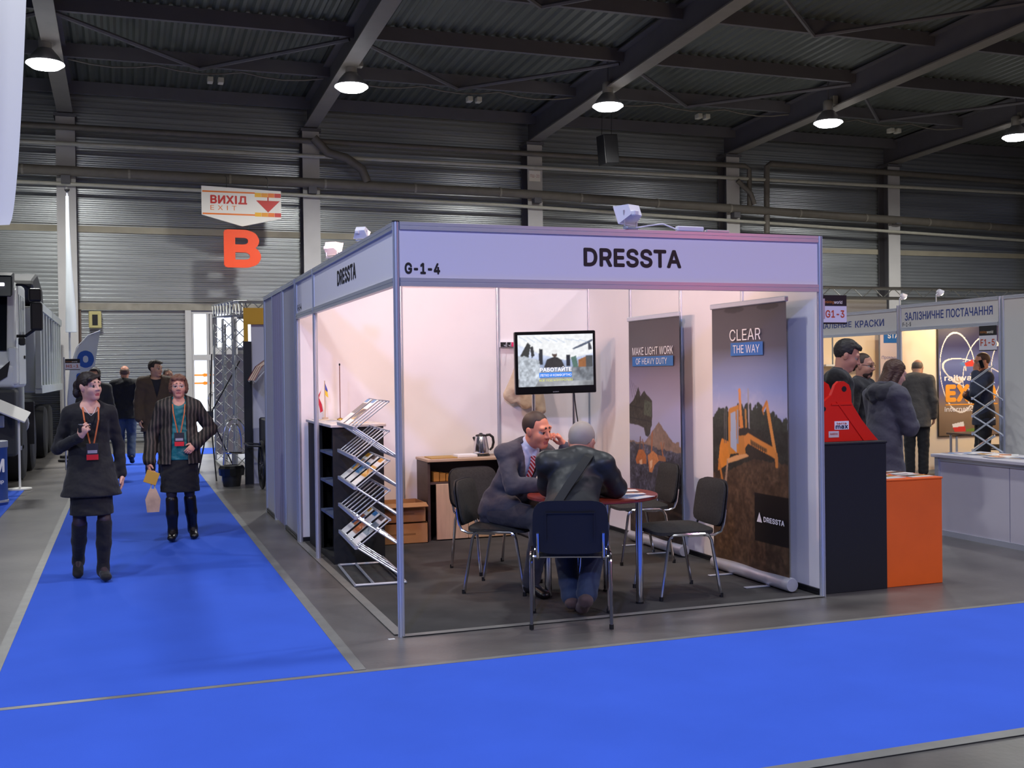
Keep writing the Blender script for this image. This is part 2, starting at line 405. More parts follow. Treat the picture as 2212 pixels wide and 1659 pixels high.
# high-bay lamps
def high_bay():
    t = thing('high_bay_lamp', '', 'lamp', group='high bay lamps in a row under the roof')
    obj('reflector', MB().lathe([(.10, .30), (.14, .28), (.24, .16), (.33, .02), (.335, 0), (.325, 0), (.23, .15), (.13, .26), (.05, .27)], 28), mat('lamp_reflector', '#8f8f92', .35, .6), t, True)
    obj('lamp_glass', MB().lathe([(.0, .02), (.335, .02), (.345, .0), (.25, -.07), (.0, -.10)], 28), mat('lamp_glow', '#fbfaff', .3, emit=25), t, True)
    obj('gear_housing', MB().lathe([(.0, .28), (.11, .28), (.12, .30), (.12, .50), (.09, .54), (.0, .54)], 18), mat('lamp_housing', '#9a978f', .5, .4), t, True)
    obj('hanger', MB().tube([(0, 0, .53), (0, 0, 1.05)], .02, 6), M_beamd, t)
    obj('ballast_box', MB().rbox(.10, .24, -.08, .08, .42, .66, .015), mat('lamp_housing', '#9a978f'), t)
    return t
lamp0 = high_bay()
WHO = ('high bay lamp at the far left beside the hanging white cloth', 'high bay lamp above the booth left side, brightest of the row', 'high bay lamp above the black hanging loudspeaker', 'high bay lamp over the right end of the booth roof', 'high bay lamp cut by the right edge of the picture')
for i, x in enumerate(LAMP_X):
    z = 7.52
    if i == 0: lamp0.location = (x, 16, z); lamp0['label'] = WHO[0]
    else: dup(lamp0, (x, 16, z), 0, WHO[i])

# pipes and rails along the rear wall
def pipe(pts, r, m, label, group=None, n=10, name='pipe'):
    o = obj(name, MB().tube(pts, r, n), m, None, True); tag(o, label, 'pipe', group); return o
def with_parts(o): return o
px0 = -15; px1 = 33
bp = thing('heating_pipe', 'thick brown heating pipe running along the rear wall', 'pipe')
obj('pipe_run', MB().tube([(px0, 20.80, 6.42), (8, 20.80, 6.32), (px1, 20.80, 5.72)], .12, 12), M_pipe, bp, True)
for x in CX: obj('pipe_bracket', MB().box(x-.10, x+.10, 20.72, 20.935, 6.08 if x < 12 else 5.9, 6.26 if x < 12 else 6.05), M_beamd, bp)
for x in np.arange(-6, 30, 2.3):
    z = 6.42-(x+15)*(.1/23) if x < 8 else 6.32-(x-8)*.6/25
    obj('pipe_joint', MB().tube([(x, 20.80, z), (x+.05, 20.80, z)], .13, 12), mat('pipe_joint', '#8b867a', .5), bp)
pipe([(px0, 20.85, 6.16), (8, 20.85, 6.0), (px1, 20.85, 5.35)], .045, M_pipel, 'thin pale pipe just below the thick brown pipe', 'thin pipes along the rear wall')
pipe([(px0, 20.85, 6.98), (8, 20.85, 7.03), (px1, 20.85, 7.05)], .05, M_pipel, 'thin pale pipe high on the rear wall above the brown pipe', 'thin pipes along the rear wall')
pipe([(px0, 20.85, 7.38), (15.25, 20.85, 7.40), (15.4, 20.85, 7.32), (15.4, 20.85, 6.2)], .07, M_pipe, 'dark pipe under the roof turning down into the brown pipe', None)
pipe([(33, 20.85, 7.3), (16.1, 20.85, 7.5), (15.98, 20.85, 7.42), (15.96, 20.85, 5.5)], .085, M_pipe, 'dark pipe with elbow dropping past the brown pipe at right', None)
pipe([(2.95, 20.75, 7.45), (3.3, 20.75, 7.10), (3.75, 20.75, 7.0), (4.15, 20.75, 6.74), (4.28, 20.75, 6.42)], .11, M_pipe, 'dark bent branch pipe above the booth left corner', None)
pipe([(14.95, 20.75, 6.95), (15.38, 20.75, 6.6), (15.5, 20.75, 6.3)], .07, M_pipe, 'short slanted brown pipe beside the fourth column', None)

# roller gate and glazed door in the rear wall
g = struct('door_1', label='grey ribbed roller gate in the rear wall')
cladding(-2.5, -.12, 0, 3.2, .105, .035, WY-.08, 'gate_curtain', g)
obj('gate_header', MB().box(-2.62, 2.7, WY-.16, WY-.02, 3.2, 3.36), mat('gate_header', '#8a8478', .6, noise=.2, scale=4), g)
obj('gate_jamb', MB().box(-2.60, -2.5, WY-.14, WY-.02, 0, 3.2), mat('rusty_frame', '#6e5a4e', .6), g)
obj('gate_jamb', MB().box(-.14, .0, WY-.16, WY-.02, 0, 3.2), M_colm, g)
w = struct('window_1', label='bright glazed door with white frames beside the roller gate')
M_day = mat('daylight_pane', '#e6eeff', .4, emit=1.25)
for (a, b2, c0, c1) in ((.06, .36, .1, 1.98), (.5, .95, .1, 1.98), (.06, .36, 2.12, 3.12), (.62, .98, 2.3, 3.12), (1.1, 1.5, 2.3, 3.0), (1.1, 1.5, .1, 1.98)):
    obj('pane', MB().box(a, b2, WY-.06, WY-.05, c0, c1), M_day, w)
for (a, b2, c0, c1) in ((0, .06, 0, 3.2), (.36, .42, 0, 3.2), (.44, .5, 0, 3.2), (.95, 1.1, 0, 3.2), (1.5, 1.6, 0, 3.2), (0, 1.6, 1.98, 2.12), (0, 1.6, 3.12, 3.2), (0, 1.6, 0, .1), (.5, .95, 2.12, 2.3)):
    dz_ = .006 if b2-a > .4 else 0; obj('frame', MB().box(a, b2, WY-.11-dz_, WY-.04-dz_, c0, c1), M_colm, w)
obj('door_handle', MB().tube([(.47+.10*math.cos(t), WY-.16, 1.0+.2*math.sin(t)) for t in np.linspace(0, 2*PI, 17)[:-1]], .015, 6, closed=True), M_chrome, w, True)
for z in (1.42, 1.62):
    b = obj('barrier_tape', MB().prism([(.05, z-.02), (.25, z-.02), (.3, z-.045), (.45, z-.012), (.6, z-.012), (.6, z+.012), (.45, z+.012), (.3, z+.045), (.25, z+.02), (.05, z+.02)], .004, Matrix.Translation((0, WY-.068, 0))), mat('glowing_orange_tape', '#f08a24', .5, emit=.5), w)  # barrier tape behind the glass, brightened by emission of its own
hb = thing('wall_heater', 'yellowish box with dark window on the rear wall above the gate', 'heater')
obj('housing', MB().rbox(-2.33, -2.05, WY-.30, WY-.125, 2.76, 3.16, .02), mat('yellow_housing', '#b0a670', .6), hb)
obj('grille', MB().box(-2.25, -2.13, WY-.31, WY-.29, 2.83, 3.08), M_dark, hb)

# exit sign and letter B hung in front of the wall
M_red = mat('sign_red', '#c8322c', .5); M_or = mat('sign_orange', '#ec7a28', .5); M_ye = mat('sign_yellow', '#f0b428', .5); M_signw = mat('sign_white', '#ece6dc', .55)
SY = 20.3; s = thing('exit_sign', 'white hanging exit sign with red lettering and down arrow', 'sign', (0, 0, 0))
obj('board', MB().prism([(.22, 6.08), (2.07, 6.02), (2.07, 5.36), (1.15, 5.15), (.22, 5.40)], .06, Matrix.Translation((0, SY, 0))), M_signw, s)
def strip(name, x0, x1, z0, z1, m, y=SY): obj(name, MB().box(x0, x1, y-.004, y+.001, z0, z1), m, s)
strip('stripe', .24, 1.45, 5.935, 5.97, M_or); strip('stripe', .24, 1.45, 5.41, 5.445, M_or)
for k, m in enumerate((M_ye, mat('sign_amber', '#e89a2c', .5), M_or, M_red)):
    strip('colour_block', 1.45+.155*k, 1.60+.155*k, 5.86, 5.96, m); strip('colour_block', 1.45+.155*k, 1.60+.155*k, 5.395, 5.49, m)
obj('arrow', MB().prism([(1.48, 5.78), (2.04, 5.78), (1.76, 5.50)], .005, Matrix.Translation((0, SY-.004, 0))), M_red, s)
strip('arrow_stem', 1.745, 1.775, 5.76, 5.87, M_red)
text('lettering', 'ВИХІД', (.42, SY, 5.67), UX, UZ, .85, .20, M_red, s, .03, .003)
text('lettering', 'EXIT', (.42, SY, 5.52), UX, UZ, .60, .11, M_or, s, 0.0, .003, 1.5)
for x in (.8, 1.76): obj('wire', MB().tube([(x, SY+.03, 5.95), (x, SY+.03, 6.3), (x, 20.7, 6.42)], .008, 5), M_dark, s)
bt = thing('hanging_letter', 'big orange letter B hanging below the exit sign', 'sign')
text('letter', 'B', (.71, SY, 4.16), UX, UZ, .86, .90, mat('letter_orange', '#ee4f24', .5), bt, .032, 0, depth=.07)
obj('wire', MB().tube([(1.0, SY-.03, 5.05), (1.0, SY+.03, 5.25)], .006, 5), M_dark, bt)
obj('wire', MB().tube([(1.3, SY-.03, 5.05), (1.3, SY+.03, 5.25)], .006, 5), M_dark, bt)
pn = thing('column_notice', 'small white notice with red code on the third column', 'notice')
obj('sheet', MB().box(8.70, 9.02, WY-.572, WY-.562, 6.68, 6.96), M_signw, pn)
text('lettering', 'ПШ-20', (8.73, WY-.572, 6.78), UX, UZ, .26, .08, mat('faded_red', '#b06a66', .6), pn, .0, .003)
# hung loudspeaker
sp = thing('loudspeaker', 'black loudspeaker hanging from the roof above the booth', 'loudspeaker', (9.69, 18, 6.62), .12)
obj('cabinet', MB().rbox(-.2, .2, -.18, .18, 0, .72, .02, M=Matrix.Rotation(-.08, 4, 'Y')), M_dark, sp)
obj('grille', MB().box(-.17, .17, -.19, -.178, .03, .69, Matrix.Rotation(-.08, 4, 'Y')), mat('grille_black', '#232326', .8), sp)
for x in (-.15, .12): obj('wire', MB().tube([(x-.05, 0, .70), (x, 0, 1.95)], .007, 5), M_dark, sp)
# ------------------------------------------------------------------ the white booth
M_panel = mat('white_laminate', '#efe9ea', .5, noise=.015, scale=3)
M_fascia = mat('fascia_board', '#ece9f2', .45)
M_ink = mat('black_ink', '#14121a', .5)
def groove_post(z1, r=.021, n=8):
    mb = MB(); prof = []
    for k in range(n):
        a = 2*PI*k/n
        for da, rr in ((-.30, r), (-.13, r), (-.11, r*.72), (.11, r*.72), (.13, r), (.30, r)): prof.append((rr*math.cos(a+da*PI*2/n*1.4), rr*math.sin(a+da*PI*2/n*1.4)))
    N = len(prof); vs = [(x, y, 0) for x, y in prof]+[(x, y, z1) for x, y in prof]
    mb.add(vs, [(i, (i+1) % N, (i+1) % N+N, i+N) for i in range(N)]+[tuple(range(N))[::-1], tuple(range(N, 2*N))]); return mb
POST = groove_post(2.5).mesh('post', M_alu)
booth = thing('exhibition_booth', 'white corner booth with aluminium frame and lavender lit fascia', 'booth')
def bpost(x, y, par=booth): o = put('post', POST, par, (x, y, 0)); return o
for p in ((0, 0), (3, 0), (0, 3), (0, 4), (1, 4), (2, 4), (3, 4), (3, 3), (3, 2), (3, 1)): bpost(*p)
def beam(a, b, z0, z1, par, m=M_alu, t=.02):
    a, b = Vector((*a, 0)), Vector((*b, 0)); d = (b-a).normalized(); n = Vector((-d.y, d.x, 0)); a = a+d*.02; b = b-d*.02
    mb = MB(); h = z1-z0
    prof = [(-t, 0), (t, 0), (t, h*.42), (t*.8, h*.46), (t*.8, h*.54), (t, h*.58), (t, h), (-t, h), (-t, h*.58), (-t*.8, h*.54), (-t*.8, h*.46), (-t, h*.42)]
    vs = [a+n*o+Vector((0, 0, z0+z)) for o, z in prof]+[b+n*o+Vector((0, 0, z0+z)) for o, z in prof]; N = len(prof)
    mb.add(vs, [tuple(range(N)), tuple(range(2*N-1, N-1, -1))]+[(i, i+N, (i+1) % N+N, (i+1) % N) for i in range(N)])
    return obj('beam', mb, m, par)
def wpanel(a, b, z0, z1, par, name='wall_panel', m=M_panel, t=.004):
    a, b = Vector((*a, 0)), Vector((*b, 0)); d = (b-a).normalized(); n = Vector((-d.y, d.x, 0))*t; a = a+d*.018; b = b-d*.018
    vs = [p+o+Vector((0, 0, z)) for p in (a, b) for o in (-n, n) for z in (z0, z1)]
    mb = MB().add(vs, [(0, 1, 3, 2), (4, 6, 7, 5), (0, 4, 5, 1), (2, 3, 7, 6), (0, 2, 6, 4), (1, 5, 7, 3)])
    return obj(name, mb, m, par)
for i in range(3):
    wpanel((i, 4), (i+1, 4), .05, 2.47, booth); beam((i, 4), (i+1, 4), 2.455, 2.5, booth); beam((i, 4), (i+1, 4), .01, .05, booth, M_dark)
for i in range(4):
    wpanel((3, i), (3, i+1), .05, 2.47, booth); beam((3, i), (3, i+1), 2.455, 2.5, booth); beam((3, i), (3, i+1), .01, .05, booth, M_dark)
ff = wpanel((0, 0), (3, 0), 2.16, 2.46, booth, 'fascia_panel', M_fascia); beam((0, 0), (3, 0), 2.455, 2.5, booth); beam((0, 0), (3, 0), 2.115, 2.165, booth)
text('lettering', 'DRESSTA', (1.222, -.004, 2.256), UX, UZ, .70, .122, M_ink, ff, .028)
text('lettering', 'G-1-4', (.050, -.004, 2.188), UX, UZ, .222, .070, M_ink, ff, .036)
for (a, b2) in ((0, 3), (3, 4)):
    fl = wpanel((0, a), (0, b2), 2.16, 2.46, booth, 'fascia_panel', M_fascia); beam((0, a), (0, b2), 2.455, 2.5, booth); beam((0, a), (0, b2), 2.115, 2.165, booth)
    if a == 0: text('lettering', 'DRESSTA', (-.004, 1.905, 2.262), NY, UZ, .716, .118, M_ink, fl, .028)
    else: text('lettering', 'G-1-4', (-.004, 3.96, 2.19), NY, UZ, .24, .06, M_ink, fl, .02)
obj('corner_cap', MB().cyl((0, 0, 2.5), (0, 0, 2.506), .023, n=12), M_dark, booth)

# flood lamps on the frame
M_flood = mat('flood_white', '#e9e6ee', .45)
def flood(loc, rz, tilt, label, sc=1.0):
    t = thing('flood_lamp', label, 'lamp', loc, rz, 'halogen flood lamps on the booth frame')
    Mx = Matrix.Translation((0, 0, .105)) @ Matrix.Rotation(tilt, 4, 'X')
    mb = MB(); A = [(-.085, .05, -.06), (.085, .05, -.06), (.085, .05, .06), (-.085, .05, .06), (-.055, -.04, -.035), (.055, -.04, -.035), (.055, -.04, .035), (-.055, -.04, .035)]
    mb.add([Mx @ Vector(v) for v in A], [(0, 1, 2, 3), (4, 7, 6, 5), (0, 4, 5, 1), (1, 5, 6, 2), (2, 6, 7, 3), (3, 7, 4, 0)])
    obj('housing', mb, M_flood, t)
    obj('bezel', MB().rbox(-.09, .09, .048, .06, -.065, .065, .005, 1, Mx), M_flood, t)
    obj('glass', MB().box(-.07, .07, .060, .062, -.045, .045, Mx), mat('halogen_glow', '#ffe3c4', .3, emit=6), t)
    for s in (-1, 1): obj('bracket_arm', MB().tube([(s*.045, 0, 0), (s*.062, 0, .02), (s*.068, 0, .115)], .006, 6), M_alu, t)
    obj('clamp', MB().rbox(-.06, .06, -.02, .02, -.005, .012, .004, 1), M_alu, t)
    obj('junction', MB().rbox(-.05, -.005, -.075, -.04, .075, .11, .006, 1), M_flood, t); t.scale = (sc, sc, sc)
    return t
flood((1.56, .0, 2.508), .45, -.35, 'white flood lamp standing on the front fascia above the booth name')
flood((0, 2.15, 2.508), -.75, -.35, sc=.8, label= 'white flood lamp standing far along the left fascia')
flood((0, 1.02, 2.508), -.5, -.85, sc=.6, label= 'small white flood lamp near the front of the left fascia')
ps = thing('power_strip', 'white power strip with cable lying on top of the front fascia', 'power strip', (1.99, 0, 2.502), .04)
obj('body', MB().rbox(-.10, .10, -.02, .02, 0, .034, .008, 2), M_flood, ps)
obj('cable', MB().tube([(-.10, 0, .012), (-.2, .005, .045), (-.3, .01, .03), (-.4, 0, .012)], .005, 6), M_flood, ps, True)
obj('plug', MB().rbox(.12, .3, -.018, .018, 0, .018, .004, 1), M_alu, ps)

# stand number plates
M_num = mat('number_orange', '#c8553a', .5)
def plate(name, label, org, u, w, h, code, parent_dir):
    t = thing(name, label, 'sign'); u = Vector(u); n = u.cross(Vector((0, 0, 1))); o = Vector(org)
    def q(a, b, za, zb2, d0, d1, m, nm):
        vs = [o+u*x+n*d+Vector((0, 0, z)) for x in (a, b) for d in (d0, d1) for z in (za, zb2)]
        obj(nm, MB().add(vs, [(0, 1, 3, 2), (4, 6, 7, 5), (0, 4, 5, 1), (2, 3, 7, 6), (0, 2, 6, 4), (1, 5, 7, 3)]), m, t)
    q(0, w, 0, h*.62, -.004, 0, mat('plate_white', '#e6e2ea', .5), 'plate'); q(0, w, h*.60, h, -.004, .0005, M_ink, 'header'); q(0, w, -.012, 0, -.004, .001, M_ink, 'footer')
    text('lettering', code, o+u*w*.08+Vector((0, 0, h*.17)), u, UZ, w*.82, h*.28, M_num, t, .02, .001)
    text('lettering', 'mining', o+u*w*.06+Vector((0, 0, h*.67)), u, UZ, w*.38, h*.13, mat('logo_orange', '#d8852c', .5), t, .0, .001)
    text('lettering', 'world', o+u*w*.45+Vector((0, 0, h*.68)), u, UZ, w*.36, h*.12, M_signw, t, .02, .001)
    return t
t = plate('number_plate', 'stand number plate reading G1-3 beside the booth right post', (3.03, -.0, 1.905), (1, 0, 0), .19, .19, 'G1-3', None)
obj('bracket', MB().box(3.005, 3.04, -.002, .01, 1.93, 2.07), M_alu, t)

# ------------------------------------------------------------------ furniture inside
M_fabric = mat('charcoal_fabric', '#3b3a38', .95, noise=.15, scale=60, bump=.3, bscale=500, spec=.15)
M_shell = mat('black_shell', '#101016', .55)
def rounded_panel(w, h, t, r, bulge, M, nx=10, nz=8, taper=0):
    """upholstered pad centred on the origin in XZ, thickness along Y"""
    mb = MB(); vs = []; fs = []
    for side in (0, 1):
        for j in range(nz+1):
            for i in range(nx+1):
                u, v = 2*i/nx-1, 2*j/nz-1
                e = 5.0; k = (abs(u)**e+abs(v)**e)**(1/e); mxx = max(abs(u), abs(v)); s = (mxx/k) if k > 0 else 1
                x, z = u*s*w/2, v*s*h/2; x *= 1-taper*(v+1)/2
                cv = bulge*(u*u)*1.0
                y = cv+(t*(1-.55*max(abs(u), abs(v))**6) if side else 0)
                vs.append(M @ Vector((x, y, z)))
        o = side*(nx+1)*(nz+1)
        for j in range(nz):
            for i in range(nx):
                a = o+j*(nx+1)+i; q = (a, a+1, a+nx+2, a+nx+1); fs.append(q if side == 0 else q[::-1])
    n1 = (nx+1)*(nz+1); ring = list(range(nx+1))+[(j+1)*(nx+1)-1 for j in range(1, nz+1)]+[nz*(nx+1)+i for i in range(nx-1, -1, -1)]+[j*(nx+1) for j in range(nz-1, 0, -1)]
    for a, b2 in zip(ring, ring[1:]+ring[:1]): fs.append((a, a+n1, b2+n1, b2))
    return mb.add(vs, fs)
def make_chair(label):
    """facing +X, origin on the floor under the seat"""
    t = thing('visitor_chair', label, 'chair', group='stackable visitor chairs around the round table')
    for s in (-1, 1):
        y = s*.245
        fr = [(.225, y, 0), (.165, y, .40), (.155, y, .43), (.13, y, .447), (-.10, y, .447), (-.135, y, .435), (-.155, y, .40), (-.225, y, 0)]
        obj('side_frame', MB().tube(fr, .0115, 8), M_chrome, t, True)
        for x in (.225, -.225): obj('foot_cap', MB().cyl((x, y, 0), (x, y, .03), .014, n=8), M_dark, t)
        br = [(.0, s*.20, .43), (-.20, s*.20, .43), (-.25, s*.20, .45), (-.27, s*.20, .50), (-.285, s*.20, .60)]
        obj('back_support', MB().tube(br, .010, 8), M_chrome, t, True)
    for x in (.14, -.13): obj('cross_bar', MB().tube([(x, -.24, .432), (x, .24, .432)], .010, 8), M_chrome, t, True)
    R = Matrix.Translation((0, 0, .475)) @ Matrix.Rotation(-PI/2, 4, 'X')   # pad lies flat, thickness down->up
    obj('seat', rounded_panel(.44, .47, .05, .05, -.008, Matrix.Translation((.015, 0, .448)) @ Matrix.Rotation(PI/2, 4, 'Z') @ Matrix.Rotation(PI/2, 4, 'X'), taper=.0), M_fabric, t, True)
    B = Matrix.Translation((-.285, 0, .635)) @ Matrix.Rotation(-.16, 4, 'Y') @ Matrix.Rotation(-PI/2, 4, 'Z')
    obj('backrest', rounded_panel(.46, .32, .035, .05, .018, B, taper=.04), M_fabric, t, True)
    B2 = Matrix.Translation((-.300, 0, .635)) @ Matrix.Rotation(-.16, 4, 'Y') @ Matrix.Rotation(-PI/2, 4, 'Z')
    sh = obj('back_shell', rounded_panel(.47, .335, .018, .05, .018, B2, taper=.04), M_shell, t, True)
    B3 = Matrix.Translation((-.308, 0, .635)) @ Matrix.Rotation(-.16, 4, 'Y') @ Matrix.Rotation(-PI/2, 4, 'Z')
    obj('shell_rib', MB().add([], []).box(-.15, .15, -.004, .006, .09, .095, B3).box(-.15, -.145, -.004, .006, -.08, .09, B3).box(.145, .15, -.004, .006, -.08, .09, B3), M_shell, sh)
    return t
ch0 = make_chair('visitor chair with its back to the camera, under the man in the leather jacket')
ch0.location = (1.095, -.035, .006); ch0.rotation_euler = (0, 0, math.atan2(.92, .38))
dup(ch0, (1.04, 1.13, .006), math.atan2(-.231, .335), 'visitor chair under the man in the grey suit')
dup(ch0, (2.13, .50, .006), math.radians(176), 'empty visitor chair in front of the bulldozer banner, nearest the right')
dup(ch0, (2.48, 1.84, .006), math.atan2(.12, -.99), 'empty visitor chair behind the table, in front of the mining banner')
dup(ch0, (1.22, 1.93, .006), math.atan2(-1, .25), 'dark visitor chair behind the suited man, near the desk')

tb = thing('round_table', 'round table with red mahogany top on chrome legs', 'table', (1.476, .485, .006))
M_mah = mat('mahogany', '#7c2f22', .28, noise=.22, scale=5, stretch=(1, 6, 1))
obj('table_top', MB().lathe([(0, .712), (.44, .712), (.448, .716), (.45, .724), (.448, .734), (.44, .737), (0, .737)], 56), M_mah, tb, True)
for (x, y) in ((.249, -.215), (-.249, .215), (.214, .249), (-.216, -.249)):
    l = obj('leg', MB().cyl((x, y, .012), (x, y, .70), .025, n=18), M_chrome, tb, True)
    obj('mount_plate', MB().cyl((x, y, .70), (x, y, .713), .05, n=18), M_chrome, l); obj('foot', MB().cyl((x, y, 0), (x, y, .014), .027, n=14), M_dark, l)

# paper print material
M_print = vmat('printed_paper', .35)
def sheet(name, label, loc, rz, w, h, seed, tilt=None, group=None, cat='brochure', base='#e9e6e4', top=True):
    cv = Canvas(w, h, .009); rs = np.random.RandomState(seed); cv.c[:] = srgb(base); n = cv.noise(14, seed)
    pal = ['#3a78b4', '#c8902c', '#5a4a44', '#7c8a96', '#b86a3a', '#2c4a78', '#d8b04a']
    a = rs.rand()*.3+.15; k = (cv.Y > a) & (cv.Y < a+.42); c1 = np.array(srgb(pal[rs.randint(7)])); c2 = np.array(srgb(pal[rs.randint(7)]))
    mm = (n > .5)[k][:, None]; cv.c[k] = np.where(mm, c1, c2)*(.6+.8*n[k][:, None])
    cv.fill((cv.Y > .86) & (cv.X < .7), pal[rs.randint(3)])
    th = .003
    me = cv.mesh(name, M_print, lambda X, Y: ((X-.5)*w, (Y-.5)*h, np.full_like(X, th)))
    t = thing(name, label, cat, loc, rz, group)
    if tilt is not None: t.rotation_euler = tilt
    put('cover', me, t); obj('pages', MB().box(-w/2, w/2, -h/2, h/2, 0, th-.0004), M_white, t); return t
for i, (x, y, r) in enumerate(((1.62, .22, .5), (1.70, .42, -.2), (1.50, .60, .9), (1.35, .32, -.5))):
    sheet('brochure', ('white brochure at the near right edge of the table', 'blue printed brochure on the table right side', 'brochure at the far side of the round table', 'brochure under the arms of the leather jacket man')[i], (x, y, .7435+.0032*i), r, .21, .297, 40+i, group='brochures on the round table')

# TV on a two-pole stand
tv = thing('television', 'black flat television showing a mining video, in the booth corner', 'television', (0, 0, 0))
TVc = Vector((2.345, 3.30, 1.675)); tw, thh = .80, .60
a = math.radians(-3); TM = Matrix.Translation(TVc) @ Matrix.Rotation(math.radians(-8), 4, 'Z') @ Matrix.Rotation(math.radians(2.0), 4, 'X') @ Matrix.Rotation(math.radians(-1.0), 4, 'Y')
M_gloss = mat('gloss_black', '#0a0a0d', .18)
obj('bezel', MB().rbox(-tw/2, tw/2, 0, .06, -thh/2, thh/2, .012, 2, TM), M_gloss, tv)
obj('rear_housing', MB().rbox(-tw/2+.08, tw/2-.08, .055, .10, -thh/2+.08, thh/2-.06, .02, 1, TM), M_dark, tv)
sw, sh = tw-.06, thh-.105; cv = Canvas(sw, sh, .005)
cv.grad([(0, '#9aa0a8'), (.2, '#8a8c90'), (.45, '#a9b8dc'), (.62, '#dfe8ff'), (1, '#f2f7ff')]); n = cv.noise(9, 3); n2 = cv.noise(22, 5)
cv.poly([(0, .98), (.1, .98), (.35, 1), (1, 1), (1, .62), (.62, .5), (.3, .62), (0, .82)], '#fbfdff')
cv.poly([(.03, .60), (.13, .86), (.17, .80), (.14, .55), (.10, .52)], '#3c3f3e'); cv.poly([(.16, .76), (.20, .79), (.22, .6), (.18, .55)], '#3a3c3f')
cv.poly([(.28, .73), (.33, .72), (.325, .42), (.27, .42)], '#34363c'); cv.poly([(.64, .6), (.69, .6), (.69, .38), (.64, .38)], '#2a2c36'); cv.poly([(.70, .55), (.77, .58), (.80, .36), (.73, .36)], '#5c7a70')
cv.poly([(.80, .5), (.90, .56), (.92, .36), (.80, .36)], '#a06a42'); cv.poly([(.90, .58), (1, .58), (1, .28), (.90, .28)], '#55585a'); cv.poly([(.93, .86), (.96, .84), (.99, .70), (.94, .68)], '#4a4c56'); cv.poly([(.72, .72), (.84, .80), (1, .90), (1, .86), (.86, .76), (.74, .70)], '#5a6478')
cv.poly([(.34, .36), (.38, .52), (.46, .56), (.52, .56), (.58, .50), (.62, .36)], '#3c3a3c'); cv.disc((.485, .61), .035*sw, .05*sh, '#5c4a44'); cv.disc((.485, .66), .04*sw, .04*sh, '#f4f4f6')
m = (cv.X < .27) & (cv.Y < .6-.3*cv.X); cv.c[m] = (.25+.9*n2[m])[:, None]*np.array([.75, .78, .85])
m = (cv.Y < .16); cv.c[m] = (.2+.8*n[m])[:, None]*np.array([.6, .62, .66]); m = (cv.X > .7) & (cv.Y < .36) & (cv.Y >= .1); cv.c[m] = (.1+.7*n2[m])[:, None]*np.array([.55, .6, .68])
cv.poly([(.05, .0), (.2, 0), (.1, .06), (.05, .05)], '#e8e08a'); n5 = cv.noise(45, 9, 3); cv.c *= (.82+.36*n5)[..., None]; cv.poly([(.0, .55), (.08, .60), (.20, .52), (.28, .50), (.30, .2), (.22, .0), (.02, .0)], '#c4ccd6', .35+1.1*n5*n2*2)
for k in range(9): cv.line((.02+.1*k, .97-.01*k), (.12+.1*k, .88-.02*(k % 3)), .003, '#c4d2ea')
M_scr = vmat('screen_picture', .25, emit=.95, dark=True); cv.soften()
def scr(X, Y, d=-.002):
    x = (X-.5)*sw; z = (Y-.5)*sh+.022; P = np.stack([x, np.full_like(x, d), z], -1) @ np.array(TM.to_3x3()).T+np.array(TVc); return P[..., 0], P[..., 1], P[..., 2]
so = put('screen', cv.mesh('screen', M_scr, scr), tv)
R3 = TM.to_3x3(); tu, tvv = tuple(R3 @ Vector((1, 0, 0))), tuple(R3 @ Vector((0, 0, 1)))
def spt(X, Y): return tuple(float(q) for q in scr(np.array(X), np.array(Y)))
def sbox(x0, x1, y0, y1, m, nm):
    mb = MB(); p = [Vector(scr(np.array(x), np.array(y), -.004)) for x, y in ((x0, y0), (x1, y0), (x1, y1), (x0, y1))]; mb.add(p, [(0, 1, 2, 3)]); obj(nm, mb, m, so)
M_sw = mat('screen_white', '#f6f8ff', .4, emit=.6); M_sb = mat('screen_blue', '#3c82d8', .4, emit=.5); M_sy = mat('screen_yellow', '#d2e04a', .4, emit=.5)
sbox(.275, .71, .17, .265, M_sb, 'caption_bar')
text('caption', 'РАБОТАЙТЕ', spt(.285, .285), tu, tvv, .42*sw, .095*sh, M_sw, so, .01, .005)
text('caption', 'ЛЕГКО И КОМФОРТНО', spt(.285, .19), tu, tvv, .415*sw, .05*sh, M_sw, so, 0, .007)
text('caption', 'ВСЁ ПОД КОНТРОЛЕМ', spt(.275, .09), tu, tvv, .44*sw, .055*sh, M_sy, so, 0, .005)
text('maker_mark', 'SONY', tuple(TM @ Vector((-.035, -.001, -.285))), tu, tvv, .06, .011, M_alu, tv, 0, .002)
st = thing('television_stand', 'two chrome poles on a base holding the television', 'stand', (2.39, 3.48, .006))
for x in (-.21, .21): obj('pole', MB().cyl((x, 0, .02), (x, 0, 1.9), .016, n=12), M_chrome, st, True)
obj('mount_plate', MB().box(-.24, .24, -.075, -.018, 1.55, 1.80), M_dark, st); obj('base_plate', MB().rbox(-.35, .35, -.2, .3, 0, .02, .006, 1), M_dark, st)
cb = obj('power_cable', MB().tube([(2.56, 3.38, 1.4), (2.575, 3.36, 1.2), (2.63, 3.4, .95), (2.60, 3.45, .5), (2.65, 3.6, .012)], .006, 6), M_dark, None, True); tag(cb, 'black cable hanging down from the television', 'cable')

